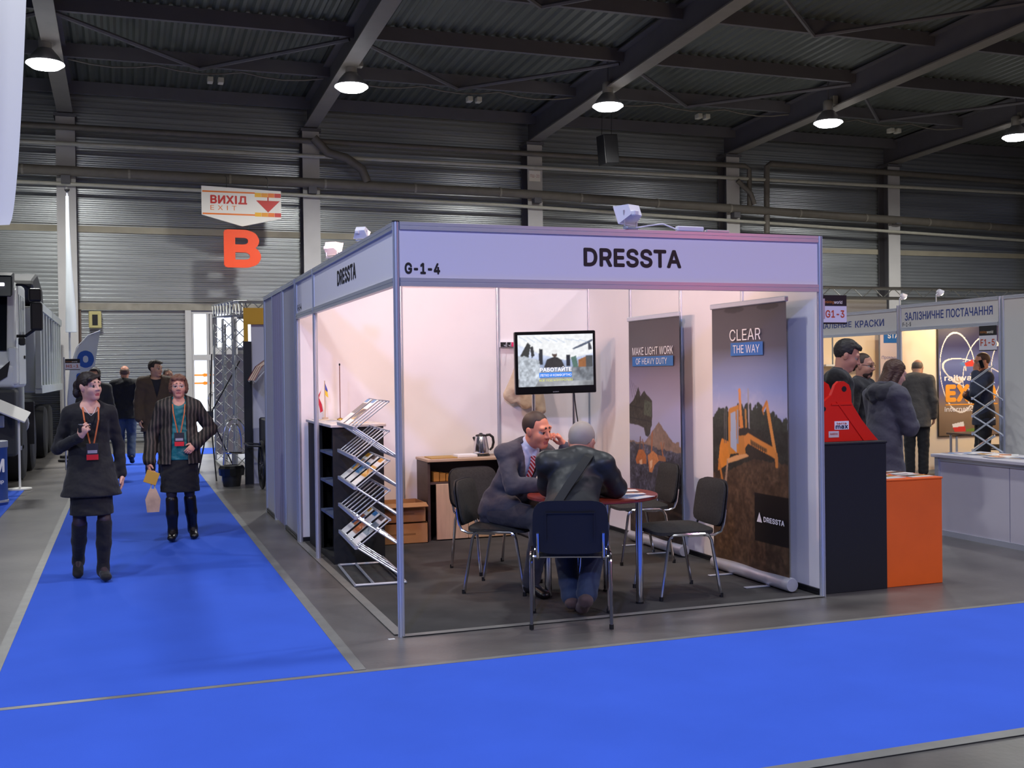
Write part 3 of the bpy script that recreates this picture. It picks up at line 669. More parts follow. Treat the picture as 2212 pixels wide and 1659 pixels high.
# coat rail and beige jacket on the rear wall
cr = thing('coat_rail', 'white coat rail with black and pink pegs on the rear wall', 'coat rail', (0, 0, 0))
obj('board', MB().box(2.01, 2.75, 3.965, 3.993, 1.84, 1.895), M_flood, cr)
obj('peg_plate', MB().box(2.015, 2.075, 3.958, 3.966, 1.845, 1.89), M_dark, cr); obj('peg_plate', MB().box(2.085, 2.125, 3.958, 3.966, 1.845, 1.89), M_dark, cr)
obj('peg_plate', MB().box(2.13, 2.24, 3.958, 3.966, 1.845, 1.89), mat('pink_plate', '#e02c68', .5), cr)
for x in (2.05, 2.10, 2.2, 2.35): obj('peg', MB().tube([(x, 3.96, 1.86), (x, 3.90, 1.85), (x, 3.885, 1.88)], .006, 6), M_alu, cr, True)

# desk, kettle, boxes
dk = thing('desk', 'dark brown desk with open shelf and pale wood doors at the rear wall', 'desk', (0, 0, .006))
M_wenge = mat('dark_brown_board', '#4a3a34', .5, noise=.15, scale=6, stretch=(1, 1, 8)); M_beech = mat('pale_beech', '#c9a98a', .5, noise=.08, scale=5, stretch=(8, 8, 1))
obj('desk_top', MB().rbox(1.11, 2.0, 3.48, 3.93, .745, .772, .004, 1), mat('desk_top', '#b79a84', .5, noise=.08, scale=5), dk)
obj('side_panel', MB().box(1.12, 1.145, 3.52, 3.92, 0, .745), M_wenge, dk); obj('side_panel', MB().box(1.965, 1.99, 3.52, 3.92, 0, .745), M_wenge, dk)
obj('back_panel', MB().box(1.145, 1.965, 3.90, 3.92, 0, .745), M_wenge, dk); obj('shelf', MB().box(1.145, 1.965, 3.53, 3.90, .53, .55), M_wenge, dk)
for a, b2 in ((1.20, 1.51), (1.515, 1.965)):
    d = obj('door', MB().rbox(a, b2, 3.505, 3.525, .01, .535, .003, 1), M_beech, dk)
for k in range(3): 
    o = obj('carton', MB().rbox(1.20+.062*k, 1.256+.062*k, 3.6, 3.75, .557, .645-.01*k, .003, 1), mat('amber_carton', '#c08434', .55), None); tag(o, ('leftmost', 'middle', 'rightmost')[k]+' amber carton on the desk shelf', 'carton', 'amber cartons on the desk shelf')
kt = thing('electric_kettle', 'shiny steel electric kettle with black handle on the desk', 'kettle', (1.71, 3.70, .778), -.3)
obj('base', MB().lathe([(0, 0), (.085, 0), (.088, .012), (.075, .022), (0, .022)], 24), M_dark, kt, True)
obj('body', MB().lathe([(0, .024), (.078, .024), (.080, .04), (.074, .10), (.062, .17), (.056, .19), (0, .19)], 28), M_chrome, kt, True)
obj('lid', MB().lathe([(0, .19), (.055, .19), (.050, .205), (.02, .212), (.012, .222), (0, .224)], 24), M_dark, kt, True)
obj('handle', MB().tube([(.05, 0, .20), (.085, 0, .205), (.115, 0, .18), (.122, 0, .13), (.110, 0, .08), (.085, 0, .055)], [.012, .013, .013, .013, .012, .01], 8), M_dark, kt, True)
obj('spout', MB().tube([(-.052, 0, .15), (-.075, 0, .185)], [.022, .012], 8), M_chrome, kt, True)
o = obj('white_carton', MB().rbox(1.43, 1.63, 3.56, 3.72, .778, .806, .006, 2), M_flood, None); tag(o, 'flat white carton lying on the desk beside the kettle', 'carton')
o = obj('folder', MB().rbox(1.16, 1.42, 3.53, 3.78, .778, .788, .002, 1), mat('kraft', '#b08a4c', .7), None); tag(o, 'thin brown folder lying on the left end of the desk', 'folder')
M_card = mat('cardboard', '#b08458', .85, noise=.1, scale=6)
def carton_box(label, x0, x1, y0, y1, z0, z1, open_top):
    t = thing('cardboard_box', label, 'box', ((x0+x1)/2, (y0+y1)/2, z0), 0, 'cardboard boxes beside the desk'); w, d, h = (x1-x0)/2, (y1-y0)/2, z1-z0; k = .006
    mb = MB(); mb.box(-w, w, -d, -d+k, 0, h).box(-w, w, d-k, d, 0, h).box(-w, -w+k, -d, d, 0, h).box(w-k, w, -d, d, 0, h).box(-w, w, -d, d, 0, k)
    obj('walls', mb, M_card, t)
    if open_top:
        for s in (-1, 1): obj('flap', MB().box(-w, w, 0, k, 0, .09, Matrix.Translation((0, s*d, h)) @ Matrix.Rotation(-s*1.9, 4, 'X')), M_card, t)
    else: obj('lid', MB().box(-w, w, -d, d, h-k, h), M_card, t)
    obj('tape_band', MB().box(-w*.5, w*.5, -d-.001, -d, h*.42, h*.5), mat('cardboard_dark', '#8c6640', .7), t)
carton_box('lower brown cardboard box on the floor beside the desk', .62, 1.1, 3.45, 3.85, .006, .20, False)
carton_box('open brown cardboard box stacked on top beside the desk', .63, 1.085, 3.46, 3.84, .202, .38, True)

# black counter with shelf slots, flags on it
ct = thing('brochure_counter', 'black counter with white top and slotted end at the booth left side', 'counter', (0, 0, .006))
M_blk = mat('matt_black_board', '#121218', .6); M_slot = mat('blue_grey_shelf', '#5a6484', .5)
X0, X1, Y0, Y1 = .07, .50, 2.62, 3.9
obj('near_panel', MB().box(X0, X1, Y0, Y0+.02, 0, 1.14), M_blk, ct); obj('far_panel', MB().box(X0, X1, Y1-.02, Y1, 0, 1.14), M_blk, ct); obj('back_panel', MB().box(X1-.02, X1, Y0+.02, Y1-.02, 0, 1.14), M_blk, ct)
obj('front_panel', MB().box(X0, X0+.02, 3.25, Y1-.02, 0, 1.14), M_blk, ct); obj('inner_back', MB().box(X0+.10, X0+.12, Y0+.02, 3.25, 0, 1.14), M_blk, ct)
for z in (.38, .65, .90): obj('shelf', MB().box(X0, X0+.10, Y0+.02, 3.25, z, z+.022), M_slot, ct)
obj('plinth', MB().box(X0, X0+.10, Y0+.02, 3.25, 0, .05), M_blk, ct); obj('counter_top', MB().rbox(X0-.02, X1+.02, Y0-.02, Y1+.02, 1.14, 1.165, .004, 1), mat('counter_top', '#c9c2c4', .45), ct)
fl = thing('table_flag', 'small red white and blue yellow table flags on a stick', 'flag', (.22, 3.84, 1.171))
obj('stick', MB().cyl((0, 0, .012), (0, 0, .36), .004, n=8), M_beech, fl); obj('foot', MB().cyl((0, 0, 0), (0, 0, .014), .03, n=16), M_beech, fl)
def cloth_strip(name, pts, m, y=.0):
    mb = MB(); mb.prism(pts, .003, Matrix.Translation((0, y, 0))); obj(name, mb, m, fl)
cloth_strip('white_half', [(0, .345), (-.035, .27), (-.055, .20), (-.02, .12), (-.004, .10)], M_signw); cloth_strip('red_half', [(-.035, .27), (-.075, .20), (-.05, .10), (-.045, .06), (-.02, .075), (-.03, .14), (-.055, .20)], mat('flag_red', '#c22038', .7), -.003)
cloth_strip('blue_half', [(0, .35), (.028, .27), (.026, .25), (0, .28)], mat('flag_blue', '#3a4cb0', .7), .002); cloth_strip('yellow_half', [(0, .28), (.026, .25), (.034, .20), (.012, .215), (0, .24)], mat('flag_yellow', '#e8c83a', .7), .002)
fp = thing('flag_stick', 'tall thin bare flag stick standing on the black counter', 'flag stick', (.30, 3.5, 1.171))
obj('stick', MB().cyl((0, 0, .01), (0, 0, .50), .004, n=8), mat('copper_stick', '#8a5a4a', .4, .5), fp); obj('tip', MB().ell((0, 0, .507), (.008, .008, .012), 8, 6), M_dark, fp); obj('foot', MB().lathe([(0, 0), (.035, 0), (.03, .012), (.01, .022), (0, .024)], 16), mat('brass', '#b08a3c', .3, .8), fp, True)
for i, (y, x, r) in enumerate(((3.62, .2, .1), (3.2, .22, -.3), (2.85, .3, .2))):
    sheet('brochure', ('brochure lying on the counter near the flags', 'brochure in the middle of the black counter', 'brochure at the near end of the black counter')[i], (x, y, 1.172), r, .21, .297, 60+i, group='brochures on the black counter')

# zigzag brochure rack
def make_rack(label, tiers, loaded, loc, rz, L=.72, lab=''):
    """rows run along local Y (0..L), faces -X, folded zigzag; left rails at x=0, right rails at x=.30"""
    t = thing('brochure_rack', label, 'brochure rack', loc, rz)
    mb = MB()
    for y in (0, L): mb.tube([(-.02, y, .012), (.36, y, .012)], .011, 6)
    for x in (-.02, .12, .36): mb.tube([(x, 0, .012), (x, L, .012)], .011, 6)
    obj('base_frame', mb, M_alu, t)
    zr = [.29+.222*k for k in range(tiers)]; px_, pz = .34, .03
    for k, z in enumerate(zr):
        # near-horizontal link from the right rail below up to this left rail
        lo_ = Vector((.34, 0, max(z-.235, .03)))
        for y in (.01, L/3, 2*L/3, L-.01): obj('link_arm', MB().tube([(0, y, z), (lo_.x, y, lo_.z)], .007, 4), M_alu, t)
        obj('rail', MB().box(lo_.x-.008, lo_.x+.008, 0, L, lo_.z-.01, lo_.z+.01), M_alu, t)
        top = Vector((.25, 0, z+.195))
        obj('rail', MB().box(-.02, .0, 0, L, z-.012, z+.014), M_alu, t); obj('rail', MB().box(top.x-.006, top.x+.006, 0, L, top.z-.008, top.z+.008), M_alu, t)
        for j in range(7):
            y = .008+j*(L-.016)/6
            obj('tray_bar', MB().tube([(0, y, z), (top.x, y, top.z)], .0055, 5), M_alu, t)
        px_, pz = top.x, top.z
        if k in loaded:
            for s in range(loaded[k]):
                q = Vector((.25, 0, .195)).normalized(); nrm = Vector((-q.z, 0, q.x))
                yc = L-(L/3)*(s+.5); c = Vector((0, yc, z))+q*(.155)+nrm*.012
                Rm = Matrix((Vector((0, -1, 0)), q, nrm)).transposed().to_4x4()
                Wm = Matrix.Translation(loc) @ Matrix.Rotation(rz, 4, 'Z') @ Matrix.Translation(c) @ Rm
                b = sheet('brochure', '%s brochure in the %s tier of %s' % (('far', 'middle', 'near')[s], {0: 'lowest', 2: 'middle', 4: 'top', 3: 'upper', 1: 'second', 5: 'uppermost'}[k], lab), (0, 0, 0), 0, .215, .297, 80+7*k+s+tiers, group='brochures in '+lab)
                b.matrix_world = Wm
    return t
make_rack('silver zigzag brochure rack beside the black counter', 5, {0: 3, 2: 3, 4: 2}, (.06, 1.60, .007), math.radians(-3), .92, lab='the rack by the counter')

# roll-up banners against the right wall
M_ban = vmat('banner_vinyl', .42)
def rollup(name, label, x0, y_near, y_far, z1, paint, lean, texts):
    """banner plane faces -X; u runs from far (left) to near (right)"""
    t = thing(name, label, 'banner'); w = y_far-y_near; cv = Canvas(w, z1-.09, .0048); paint(cv); cv.soften()
    def P(X, Y, off=0.0):
        z = .09+Y*(z1-.09); x = x0-.02+lean*(z/z1)-.006*np.cos(X*2*PI*1.5)*(1-Y)-off; y = y_far-X*w; return x, y, z
    po = put('print', cv.mesh(name, M_ban, P), t)
    bx = Vector(P(np.array(.0), np.array(1.0)))
    obj('back_pole', MB().tube([(x0+.03, (y_near+y_far)/2, .08), (x0+.03+lean, (y_near+y_far)/2, z1)], .011, 8), M_alu, t)
    obj('top_rail', MB().rbox(x0-.035+lean, x0-.005+lean, y_near-.01, y_far+.01, z1-.01, z1+.03, .006, 1), M_alu, t)
    obj('cassette', MB().lathe([(0, 0), (.046, 0), (.05, .012), (.05, w+.028), (.046, w+.04), (0, w+.04)], 20, M=Matrix.Translation((x0-.005, y_near-.02, .062)) @ Matrix.Rotation(-PI/2, 4, 'X')), M_alu, t, True)
    for y in (y_near+w*.25, y_near+w*.75): obj('foot', MB().rbox(x0-.22, x0-.01, y-.02, y+.02, .007, .016, .003, 1), M_alu, t)
    for (s, X, Y, ww, hh, m, bold) in texts:
        px_, py_, pz_ = (float(q) for q in P(np.array(X), np.array(Y), .0)); px_ = x0-.031+lean*(pz_/z1)
        text('lettering', s, (px_, py_, pz_), NY, (lean/z1, 0, 1), ww*w, hh*(z1-.09), m, po, bold, .001)
    def bar(X0, X1, Y0, Y1, m, nm):
        p = [Vector((x0-.0295+lean, *[float(q) for q in P(np.array(x), np.array(y))[1:]])) for x, y in ((X0, Y0), (X1, Y0), (X1, Y1), (X0, Y1))]; obj(nm, MB().add(p, [(0, 1, 2, 3)]), m, po)
    return t, bar, P
M_tw = mat('print_white', '#f2eef0', .45); M_bb = mat('print_blue', '#2f6cb4', .45)
def paint_dozer(c):
    c.grad([(0, '#4a382e'), (.30, '#4a3a30'), (.50, '#8892b8'), (.60, '#b4b4d0'), (.68, '#8f9cc8'), (.76, '#7f86a6'), (.84, '#56525c'), (1, '#453f44')])
    n = c.noise(5, 1); n2 = c.noise(16, 2); n3 = c.noise(40, 3, 3); n4 = c.noise(70, 8, 2)
    m = (c.Y > .60) & (c.Y < .70); w = np.clip((n-.45)*4, 0, 1)*np.clip((.70-c.Y)/.05, 0, 1)*.75*np.clip(1.2-c.X, 0, 1); c.c = np.where(m[..., None], c.c*(1-w[..., None])+np.array(srgb('#dcd2dc'))*w[..., None], c.c)
    for k in range(46):                                   # tree crowns
        rs = np.random.RandomState(100+k); x = rs.rand(); h = .535+.095*math.sin(PI*min(1, (x+.03)/1.0))**.5*rs.uniform(.55, 1.0)
        c.disc((x, h-.04), rs.uniform(.03, .06), rs.uniform(.05, .10), '#2e332b', .35+1.1*n4)
        for j in range(3): c.disc((x+rs.uniform(-.05, .05), h-.02+rs.uniform(-.02, .03)), rs.uniform(.012, .028), rs.uniform(.015, .035), '#333a2e', .4+1.0*n4)
    m = (c.Y < .53) & (c.Y > .2); c.c[m] = np.array(srgb('#2a2c26'))*(.3+1.2*(n2*n4*2)[m])[:, None]
    soil = .345+.075*np.clip((c.X-.12)*2.2, 0, 1)-.02*np.clip(c.X-.6, 0, 1)+.015*(n3-.5); m = c.Y < soil; c.c[m] = np.array(srgb('#54402f'))*(.28+1.25*(n2*n3*2)[m])[:, None]
    c.poly([(.02, .375), (.10, .40), (.12, .34), (.04, .30)], '#3a2f26', .6+.8*n4)                      # track
    c.poly([(.07, .355), (.10, .455), (.13, .485), (.22, .475), (.24, .42), (.20, .385)], '#d8862c', .8+.4*n2)  # body side
    c.poly([(.22, .425), (.225, .595), (.24, .605), (.37, .62), (.375, .435)], '#c8822e'); c.poly([(.25, .455), (.255, .585), (.325, .595), (.335, .435)], '#a4b0c4'); c.poly([(.335, .47), (.345, .60), (.36, .60), (.36, .47)], '#8a93a4')
    for x in (.17, .195): c.line((x, .60), (x-.005, .47), .006, '#5c5a58')
    c.line((.385, .675), (.40, .56), .017, '#e0904a'); c.line((.40, .57), (.43, .44), .024, '#d8863c'); c.line((.505, .68), (.515, .53), .009, '#a49ea4'); c.line((.465, .60), (.475, .53), .012, '#b8803c')
    c.line((.75, .63), (.845, .455), .018, '#e09448'); c.line((.70, .605), (.75, .635), .012, '#c87a34'); c.line((.70, .605), (.71, .59), .006, '#c87a34')
    c.poly([(.36, .44), (.37, .53), (.50, .535), (.80, .48), (.82, .42), (.50, .42)], '#2a241e', .6+.8*n4); c.poly([(.36, .42), (.36, .50), (.45, .505), (.46, .43)], '#c07c34')
    c.poly([(.44, .50), (.50, .515), (.83, .47), (.87, .44), (.87, .425), (.80, .437), (.50, .475), (.45, .455)], '#d4863a'); c.poly([(.53, .492), (.75, .462), (.75, .448), (.53, .474)], '#7a5630')
    for k in range(7): c.line((.555+.028*k, .468-.0035*k), (.555+.028*k, .482-.0035*k), .004, '#3a2818')
    c.poly([(.19, .405), (.33, .425), (.47, .435), (.51, .428), (.34, .405), (.215, .39)], '#d8a068'); c.poly([(.20, .405), (.215, .39), (.17, .255), (.135, .235), (.06, .275), (.03, .30), (.045, .305), (.12, .275), (.155, .30)], '#a88a70', .8+.4*n2)
    c.line((.085, .40), (.16, .27), .012, '#c07a34'); c.line((.86, .445), (.865, .405), .018, '#c8803c')
    c.fill((c.X > .58) & (c.Y > .115) & (c.Y < .295), '#0b0a0d')
    for x in (.17, .62): c.disc((x+.15, .985), .14*c.w, .012*c.h, '#2c262a')
t2, bar2, P2 = rollup('rollup_banner', 'roll-up banner with bulldozer and the words clear the way', 2.86, .17, 1.20, 2.07, paint_dozer, .0,
    [('CLEAR', .275, .865, .42, .044, M_tw, .0), ('THE WAY', .32, .818, .36, .030, M_tw, .0), ('DRESSTA', .71, .192, .26, .020, M_tw, .03)])
bar2(.285, .72, .808, .858, M_bb, 'blue_bar')
p = [Vector((2.86-.031, *[float(q) for q in P2(np.array(x), np.array(y))[1:]])) for x, y in ((.62, .188), (.69, .188), (.655, .225))]; obj('logo', MB().add(p, [(0, 1, 2)]), M_tw, t2)
def paint_mine(c):
    c.grad([(0, '#1c1a1e'), (.25, '#2c2a30'), (.46, '#a4a8c8'), (.60, '#a6a2c4'), (.72, '#8c8098'), (.82, '#5a4c54'), (1, '#40383c')])
    n2 = c.noise(14, 12); n3 = c.noise(40, 13, 3); n4 = c.noise(75, 18, 2)
    ridge = .425+.10*np.clip(1-np.abs(c.X-.60)/.30, 0, 1)+.03*np.clip((c.X-.85)*6, 0, 1)*(c.X < .97)+.018*c.noise(22, 14)[2][None, :]; m = c.Y < ridge; c.c[m] = np.array(srgb('#8a7262'))*(.35+1.1*(.5*n2+.5*n3)[m])[:, None]
    m = c.Y < .415-.03*c.X+.03*n2; c.c[m] = np.array(srgb('#434350'))*(.12+1.7*(n2*n3*n4*4)[m])[:, None]
    m = c.Y < .17+.02*n2; c.c[m] = np.array(srgb('#3c332c'))*(.2+1.4*(n2*n3*2)[m])[:, None]
    ex = [(0, .515), (0, .605), (.08, .625), (.14, .655), (.19, .69), (.23, .645), (.27, .66), (.31, .672), (.35, .655), (.40, .645), (.47, .625), (.47, .56), (.455, .53), (.46, .515), (.43, .50), (.42, .475), (.37, .46), (.32, .465), (.29, .50), (.18, .51)]
    c.poly(ex, '#35322a', .35+1.2*n3*n4*2)
    c.poly([(.29, .56), (.45, .552), (.455, .618), (.31, .63)], '#4a5244', .4+1.2*n4); c.line((0, .545), (.45, .53), .006, '#1c1a18'); c.line((0, .60), (.28, .59), .006, '#1c1a18')
    for k in range(5): c.line((.0+.045*k, .73-.012*k), (.07+.05*k, .64), .0025, '#4a4450')
    for a_, b_, r, cc in (((.22, .455), (.19, .37), .010, '#6a4636'), ((.26, .445), (.30, .38), .008, '#8a5a3c'), ((.46, .48), (.44, .38), .014, '#a0603a'), ((.64, .44), (.68, .38), .010, '#a86a42'), ((.70, .44), (.66, .40), .008, '#8a5a3c')): c.line(a_, b_, r, cc)
    c.poly([(.12, .35), (.18, .395), (.26, .40), (.33, .375), (.33, .335), (.14, .33)], '#b0662e', .7+.6*n4); c.poly([(.36, .375), (.47, .40), (.56, .385), (.60, .36), (.50, .335), (.45, .30), (.39, .30)], '#c07a44', .7+.6*n4); c.poly([(.58, .385), (.72, .38), (.73, .36), (.60, .36)], '#96623e')
    c.poly([(.19, .345), (.25, .355), (.25, .33), (.20, .33)], '#dcb088'); c.poly([(.40, .35), (.46, .36), (.45, .325), (.41, .315)], '#e0b890')
t1, bar1, P1 = rollup('rollup_banner', 'roll-up banner with mine excavator and make light work lettering', 2.88, 1.78, 2.76, 2.05, paint_mine, .0,
    [('MAKE LIGHT WORK', .10, .835, .80, .036, M_tw, .0), ('OF HEAVY DUTY', .17, .792, .62, .028, M_tw, .0)])
bar1(.09, .90, .784, .828, M_bb, 'blue_bar')
# ------------------------------------------------------------------ left side: truck, flags, stands
M_tw1 = mat('truck_white', '#dfe3e4', .25); M_glass = mat('dark_glass', '#10161e', .08); M_rub = mat('tyre_rubber', '#1a1a1c', .8); M_tgrey = mat('dump_grey', '#b4bab8', .45, noise=.06, scale=2)
TX = -3.05
tr = thing('dump_truck', 'white dump truck parked at the left with ribbed grey tipper body', 'truck', (0, 0, 0))
# cab: profile in YZ extruded over X, bevelled
bm = bmesh.new(); prof = [(11.02, .95), (11.0, 1.75), (11.12, 2.0), (11.38, 2.95), (11.6, 3.05), (12.9, 3.08), (12.9, 1.0), (12.75, .95)]
def yz_prism(prof, x0, x1, bev=0, seg=2):
    bm = bmesh.new(); a = [bm.verts.new((x0, y, z)) for y, z in prof]; b = [bm.verts.new((x1, y, z)) for y, z in prof]; n = len(prof)
    bm.faces.new(a); bm.faces.new(b[::-1])
    for i in range(n): bm.faces.new((a[i], a[(i+1) % n], b[(i+1) % n], b[i]))
    bmesh.ops.recalc_face_normals(bm, faces=bm.faces)
    if bev: bmesh.ops.bevel(bm, geom=bm.edges[:], offset=bev, segments=seg, profile=.5, affect='EDGES')
    mb = MB(); mb.bm(bm); return mb
bm.free()
obj('cab_body', yz_prism([(11.02, 1.45), (11.0, 1.75), (11.12, 2.0), (11.38, 2.95), (11.6, 3.05), (12.9, 3.08), (12.9, 1.45)], -5.5, TX, .07, 3), M_tw1, tr, True)
def win(pts, m, nm): return obj(nm, MB().add([Vector(p) for p in pts], [tuple(range(len(pts)))]), m, tr)
ws = obj('windscreen', yz_prism([(11.085, 2.0), (11.335, 2.90), (11.36, 2.90), (11.11, 2.0)], -5.35, -3.17, .0), M_glass, tr)
sv = obj('sun_visor', yz_prism([(11.2, 2.85), (11.05, 2.78), (11.12, 3.10), (11.5, 3.18), (11.5, 3.06)], -5.4, -3.08, .02, 1), mat('visor_navy', '#141a26', .3), tr)
for x in (-3.9, -3.5, -3.25): obj('marker_light', MB().rbox(x-.07, x+.07, 11.035, 11.075, 2.94, 2.99, .008, 1), mat('marker_glow', '#f4f0ff', .3, emit=1.2), sv)
dr = obj('door', MB().rbox(TX-.01, TX+.012, 11.5, 12.6, 1.5, 2.98, .006, 1), M_tw1, tr)
obj('door_window', MB().rbox(TX+.008, TX+.018, 11.56, 12.45, 2.12, 2.86, .005, 1), mat('side_glass', '#4a5258', .12), dr)
obj('window_strip', MB().box(TX+.017, TX+.022, 11.85, 11.90, 2.12, 2.86), M_tw1, dr)
obj('door_handle', MB().rbox(TX+.012, TX+.03, 12.3, 12.5, 1.9, 1.95, .005, 1), M_dark, dr)
obj('corner_panel', MB().rbox(TX-.10, TX+.02, 11.02, 11.30, 1.5, 2.05, .03, 2), M_tw1, tr)
win([(-3.5, 10.992, 1.5), (-3.12, 10.992, 1.85), (-3.16, 10.992, 1.62), (-3.35, 10.992, 1.5)], M_dark, 'air_deflector')
mi = obj('mirror', MB().rbox(-2.86, -2.69, 11.25, 11.36, 2.30, 2.72, .03, 2), M_dark, tr); obj('mirror_pod', MB().rbox(-2.88, -2.70, 11.24, 11.37, 2.73, 2.93, .03, 2), M_dark, mi)
obj('mirror_arm', MB().tube([(TX, 11.3, 2.98), (-2.95, 11.3, 2.98), (-2.80, 11.3, 2.9)], .02, 6), M_dark, mi); obj('mirror_arm', MB().tube([(TX, 11.3, 2.22), (-2.93, 11.3, 2.22), (-2.80, 11.3, 2.32)], .025, 6), M_dark, mi)
obj('kerb_mirror', MB().rbox(-3.02, -2.93, 11.2, 11.32, 2.08, 2.2, .02, 1), M_dark, tr)
obj('bumper', MB().rbox(-5.5, TX, 10.95, 11.5, .45, 1.44, .05, 2), mat('bumper_dark', '#2c2e32', .55), tr)
for x in (-3.5,): obj('headlamp', MB().rbox(x-.2, x+.3, 10.93, 11.0, .88, 1.06, .02, 2), mat('headlamp_glass', '#aab0c4', .15, .3), tr)
obj('step', MB().box(-3.3, TX, 11.75, 12.2, .5, .56), M_alu, tr)
obj('fender', MB().tube([(-3.2, 12.3+.62*math.cos(a), .55+.62*math.sin(a)) for a in np.linspace(.0, PI, 12)], .06, 6), mat('fender_grey', '#5a5c60', .5), tr, True)
obj('chassis', MB().box(-4.8, -3.6, 11.5, 20.2, .75, 1.05), M_dark, tr); obj('air_tank', MB().cyl((-3.25, 13.1, .85), (-3.25, 13.9, .85), .2, n=16), M_alu, tr, True)
def wheel(y, nm='wheel'):
    w = put(nm, None, tr); Mx = Matrix.Translation((TX-.16, y, .52)) @ Matrix.Rotation(PI/2, 4, 'Y')
    obj('tyre', MB().lathe([(.30, -.16), (.46, -.165), (.51, -.13), (.52, -.06), (.52, .06), (.51, .13), (.46, .165), (.30, .16)], 28, M=Mx), M_rub, w, True)
    obj('rim', MB().lathe([(0, .06), (.12, .08), (.14, .13), (.18, .06), (.28, .09), (.31, .13), (.31, -.12), (0, -.12)], 24, M=Mx), M_alu, w, True)
for y in (12.3, 14.2, 17.4, 18.9): wheel(y)
db = obj('dump_body', yz_prism([(13.75, 2.80), (20.3, 2.92), (20.5, 1.35), (14.1, 1.35)], -5.45, -2.98, .02, 1), M_tgrey, tr)
for k in range(9):
    y = 13.95+.76*k; obj('body_rib', MB().box(-2.99, -2.90, y, y+.22, 1.42, 2.80), M_tgrey, db)
obj('top_rail', MB().box(-3.0, -2.88, 13.8, 20.4, 2.76, 2.90), M_tgrey, db); obj('lower_rail', MB().box(-3.0, -2.89, 14.0, 20.5, 1.33, 1.47), M_tgrey, db)
obj('front_shield', yz_prism([(13.1, 3.12), (13.9, 2.85), (15.6, 2.92), (15.4, 3.2), (14.2, 3.4), (13.2, 3.22)], -5.3, -2.95, .03, 1), mat('tarp_black', '#22242a', .7), tr)
obj('mudguard', MB().box(-3.4, -2.98, 13.35, 13.4, .5, 1.2), M_dark, tr); obj('exhaust', MB().tube([(-3.18, 13.2, 1.0), (-3.18, 13.2, 3.0)], .07, 10), M_tgrey, tr, True)

hc = thing('hanging_cloth', 'white cloth banner hanging at the upper left edge', 'banner')
cv = Canvas(1.2, 2.6, .05); cv.c[:] = srgb('#e2e2ee')
def HC(X, Y):
    z = 2.80+Y*2.4; xr = -2.385+.155*((z-2.8)/1.78)**.6; x = xr-1.2*(1-X); return x, 3.0+.05*np.sin(X*9+Y*2)+.02*np.sin(X*23), z
put('cloth', cv.mesh('cloth', mat('white_cloth', '#e8e7f0', .8), HC), hc)
obj('top_bar', MB().tube([(-3.4, 3.0, 5.21), (-2.2, 3.0, 5.21)], .02, 8), M_alu, hc)
for x in (-3.3, -2.3): obj('wire', MB().tube([(x, 3.0, 5.21), (x, 3.0, zb(3.0)+.75)], .004, 5), M_alu, hc)

ff = thing('feather_flag', 'white feather flag with blue letters behind the woman in black', 'flag', (0, 0, 0))
obj('flag_cloth', MB().prism([(-2.55, .25), (-2.57, 1.2), (-2.52, 1.75), (-2.40, 2.15), (-2.2, 2.38), (-1.98, 2.48), (-2.06, 2.0), (-2.12, 1.5), (-2.16, .8), (-2.18, .25)], .006, Matrix.Translation((0, 16, 0))), mat('flag_white', '#d4dae0', .8), ff)
obj('pole', MB().tube([(-2.57, 16.01, 0), (-2.58, 16.01, 1.2), (-2.53, 16.01, 1.77), (-2.41, 16.01, 2.17), (-2.2, 16.01, 2.40), (-1.98, 16.01, 2.49)], .012, 6), M_alu, ff, True)
obj('base_foot', MB().cyl((-2.57, 16.0, 0), (-2.57, 16.0, .04), .2, n=20), M_dark, ff)
MBL = mat('flag_blue_ink', '#2458b0', .6)
text('lettering', 'O', (-2.40, 16, 1.78), UX, UZ, .30, .33, MBL, ff, .07, .002); text('lettering', 'U', (-2.42, 16, 1.36), UX, UZ, .28, .32, MBL, ff, .07, .002); text('lettering', 'O', (-2.44, 16, .95), UX, UZ, .28, .32, MBL, ff, .07, .002)
t = plate('number_plate', 'stand number plate reading H1-1 beside the dump truck', (-2.52, 14.0, 1.74), (1, 0, 0), .24, .18, 'H1-1', None)
obj('bracket_pole', MB().tube([(-2.535, 14.0, 0), (-2.535, 14.0, 1.95)], .015, 6), M_alu, t)
wf = thing('furled_flag', 'tall furled white flag on a pole before the first column', 'flag', (-2.57, 17.0, 0))
obj('pole', MB().cyl((0, 0, 0), (0, 0, 5.3), .02, n=8), M_alu, wf); obj('cloth', MB().tube([(0, 0, 5.2), (.0, 0, 4.6), (.01, 0, 3.8), (.03, 0, 2.9), (.03, 0, 2.5)], [.03, .04, .06, .10, .11], 10), mat('flag_white', '#d4dae0'), wf, True); obj('finial', MB().ell((0, 0, 5.33), (.05, .05, .05), 8, 6), M_dark, wf); obj('base_foot', MB().cyl((0, 0, 0), (0, 0, .05), .22, n=16), M_dark, wf)

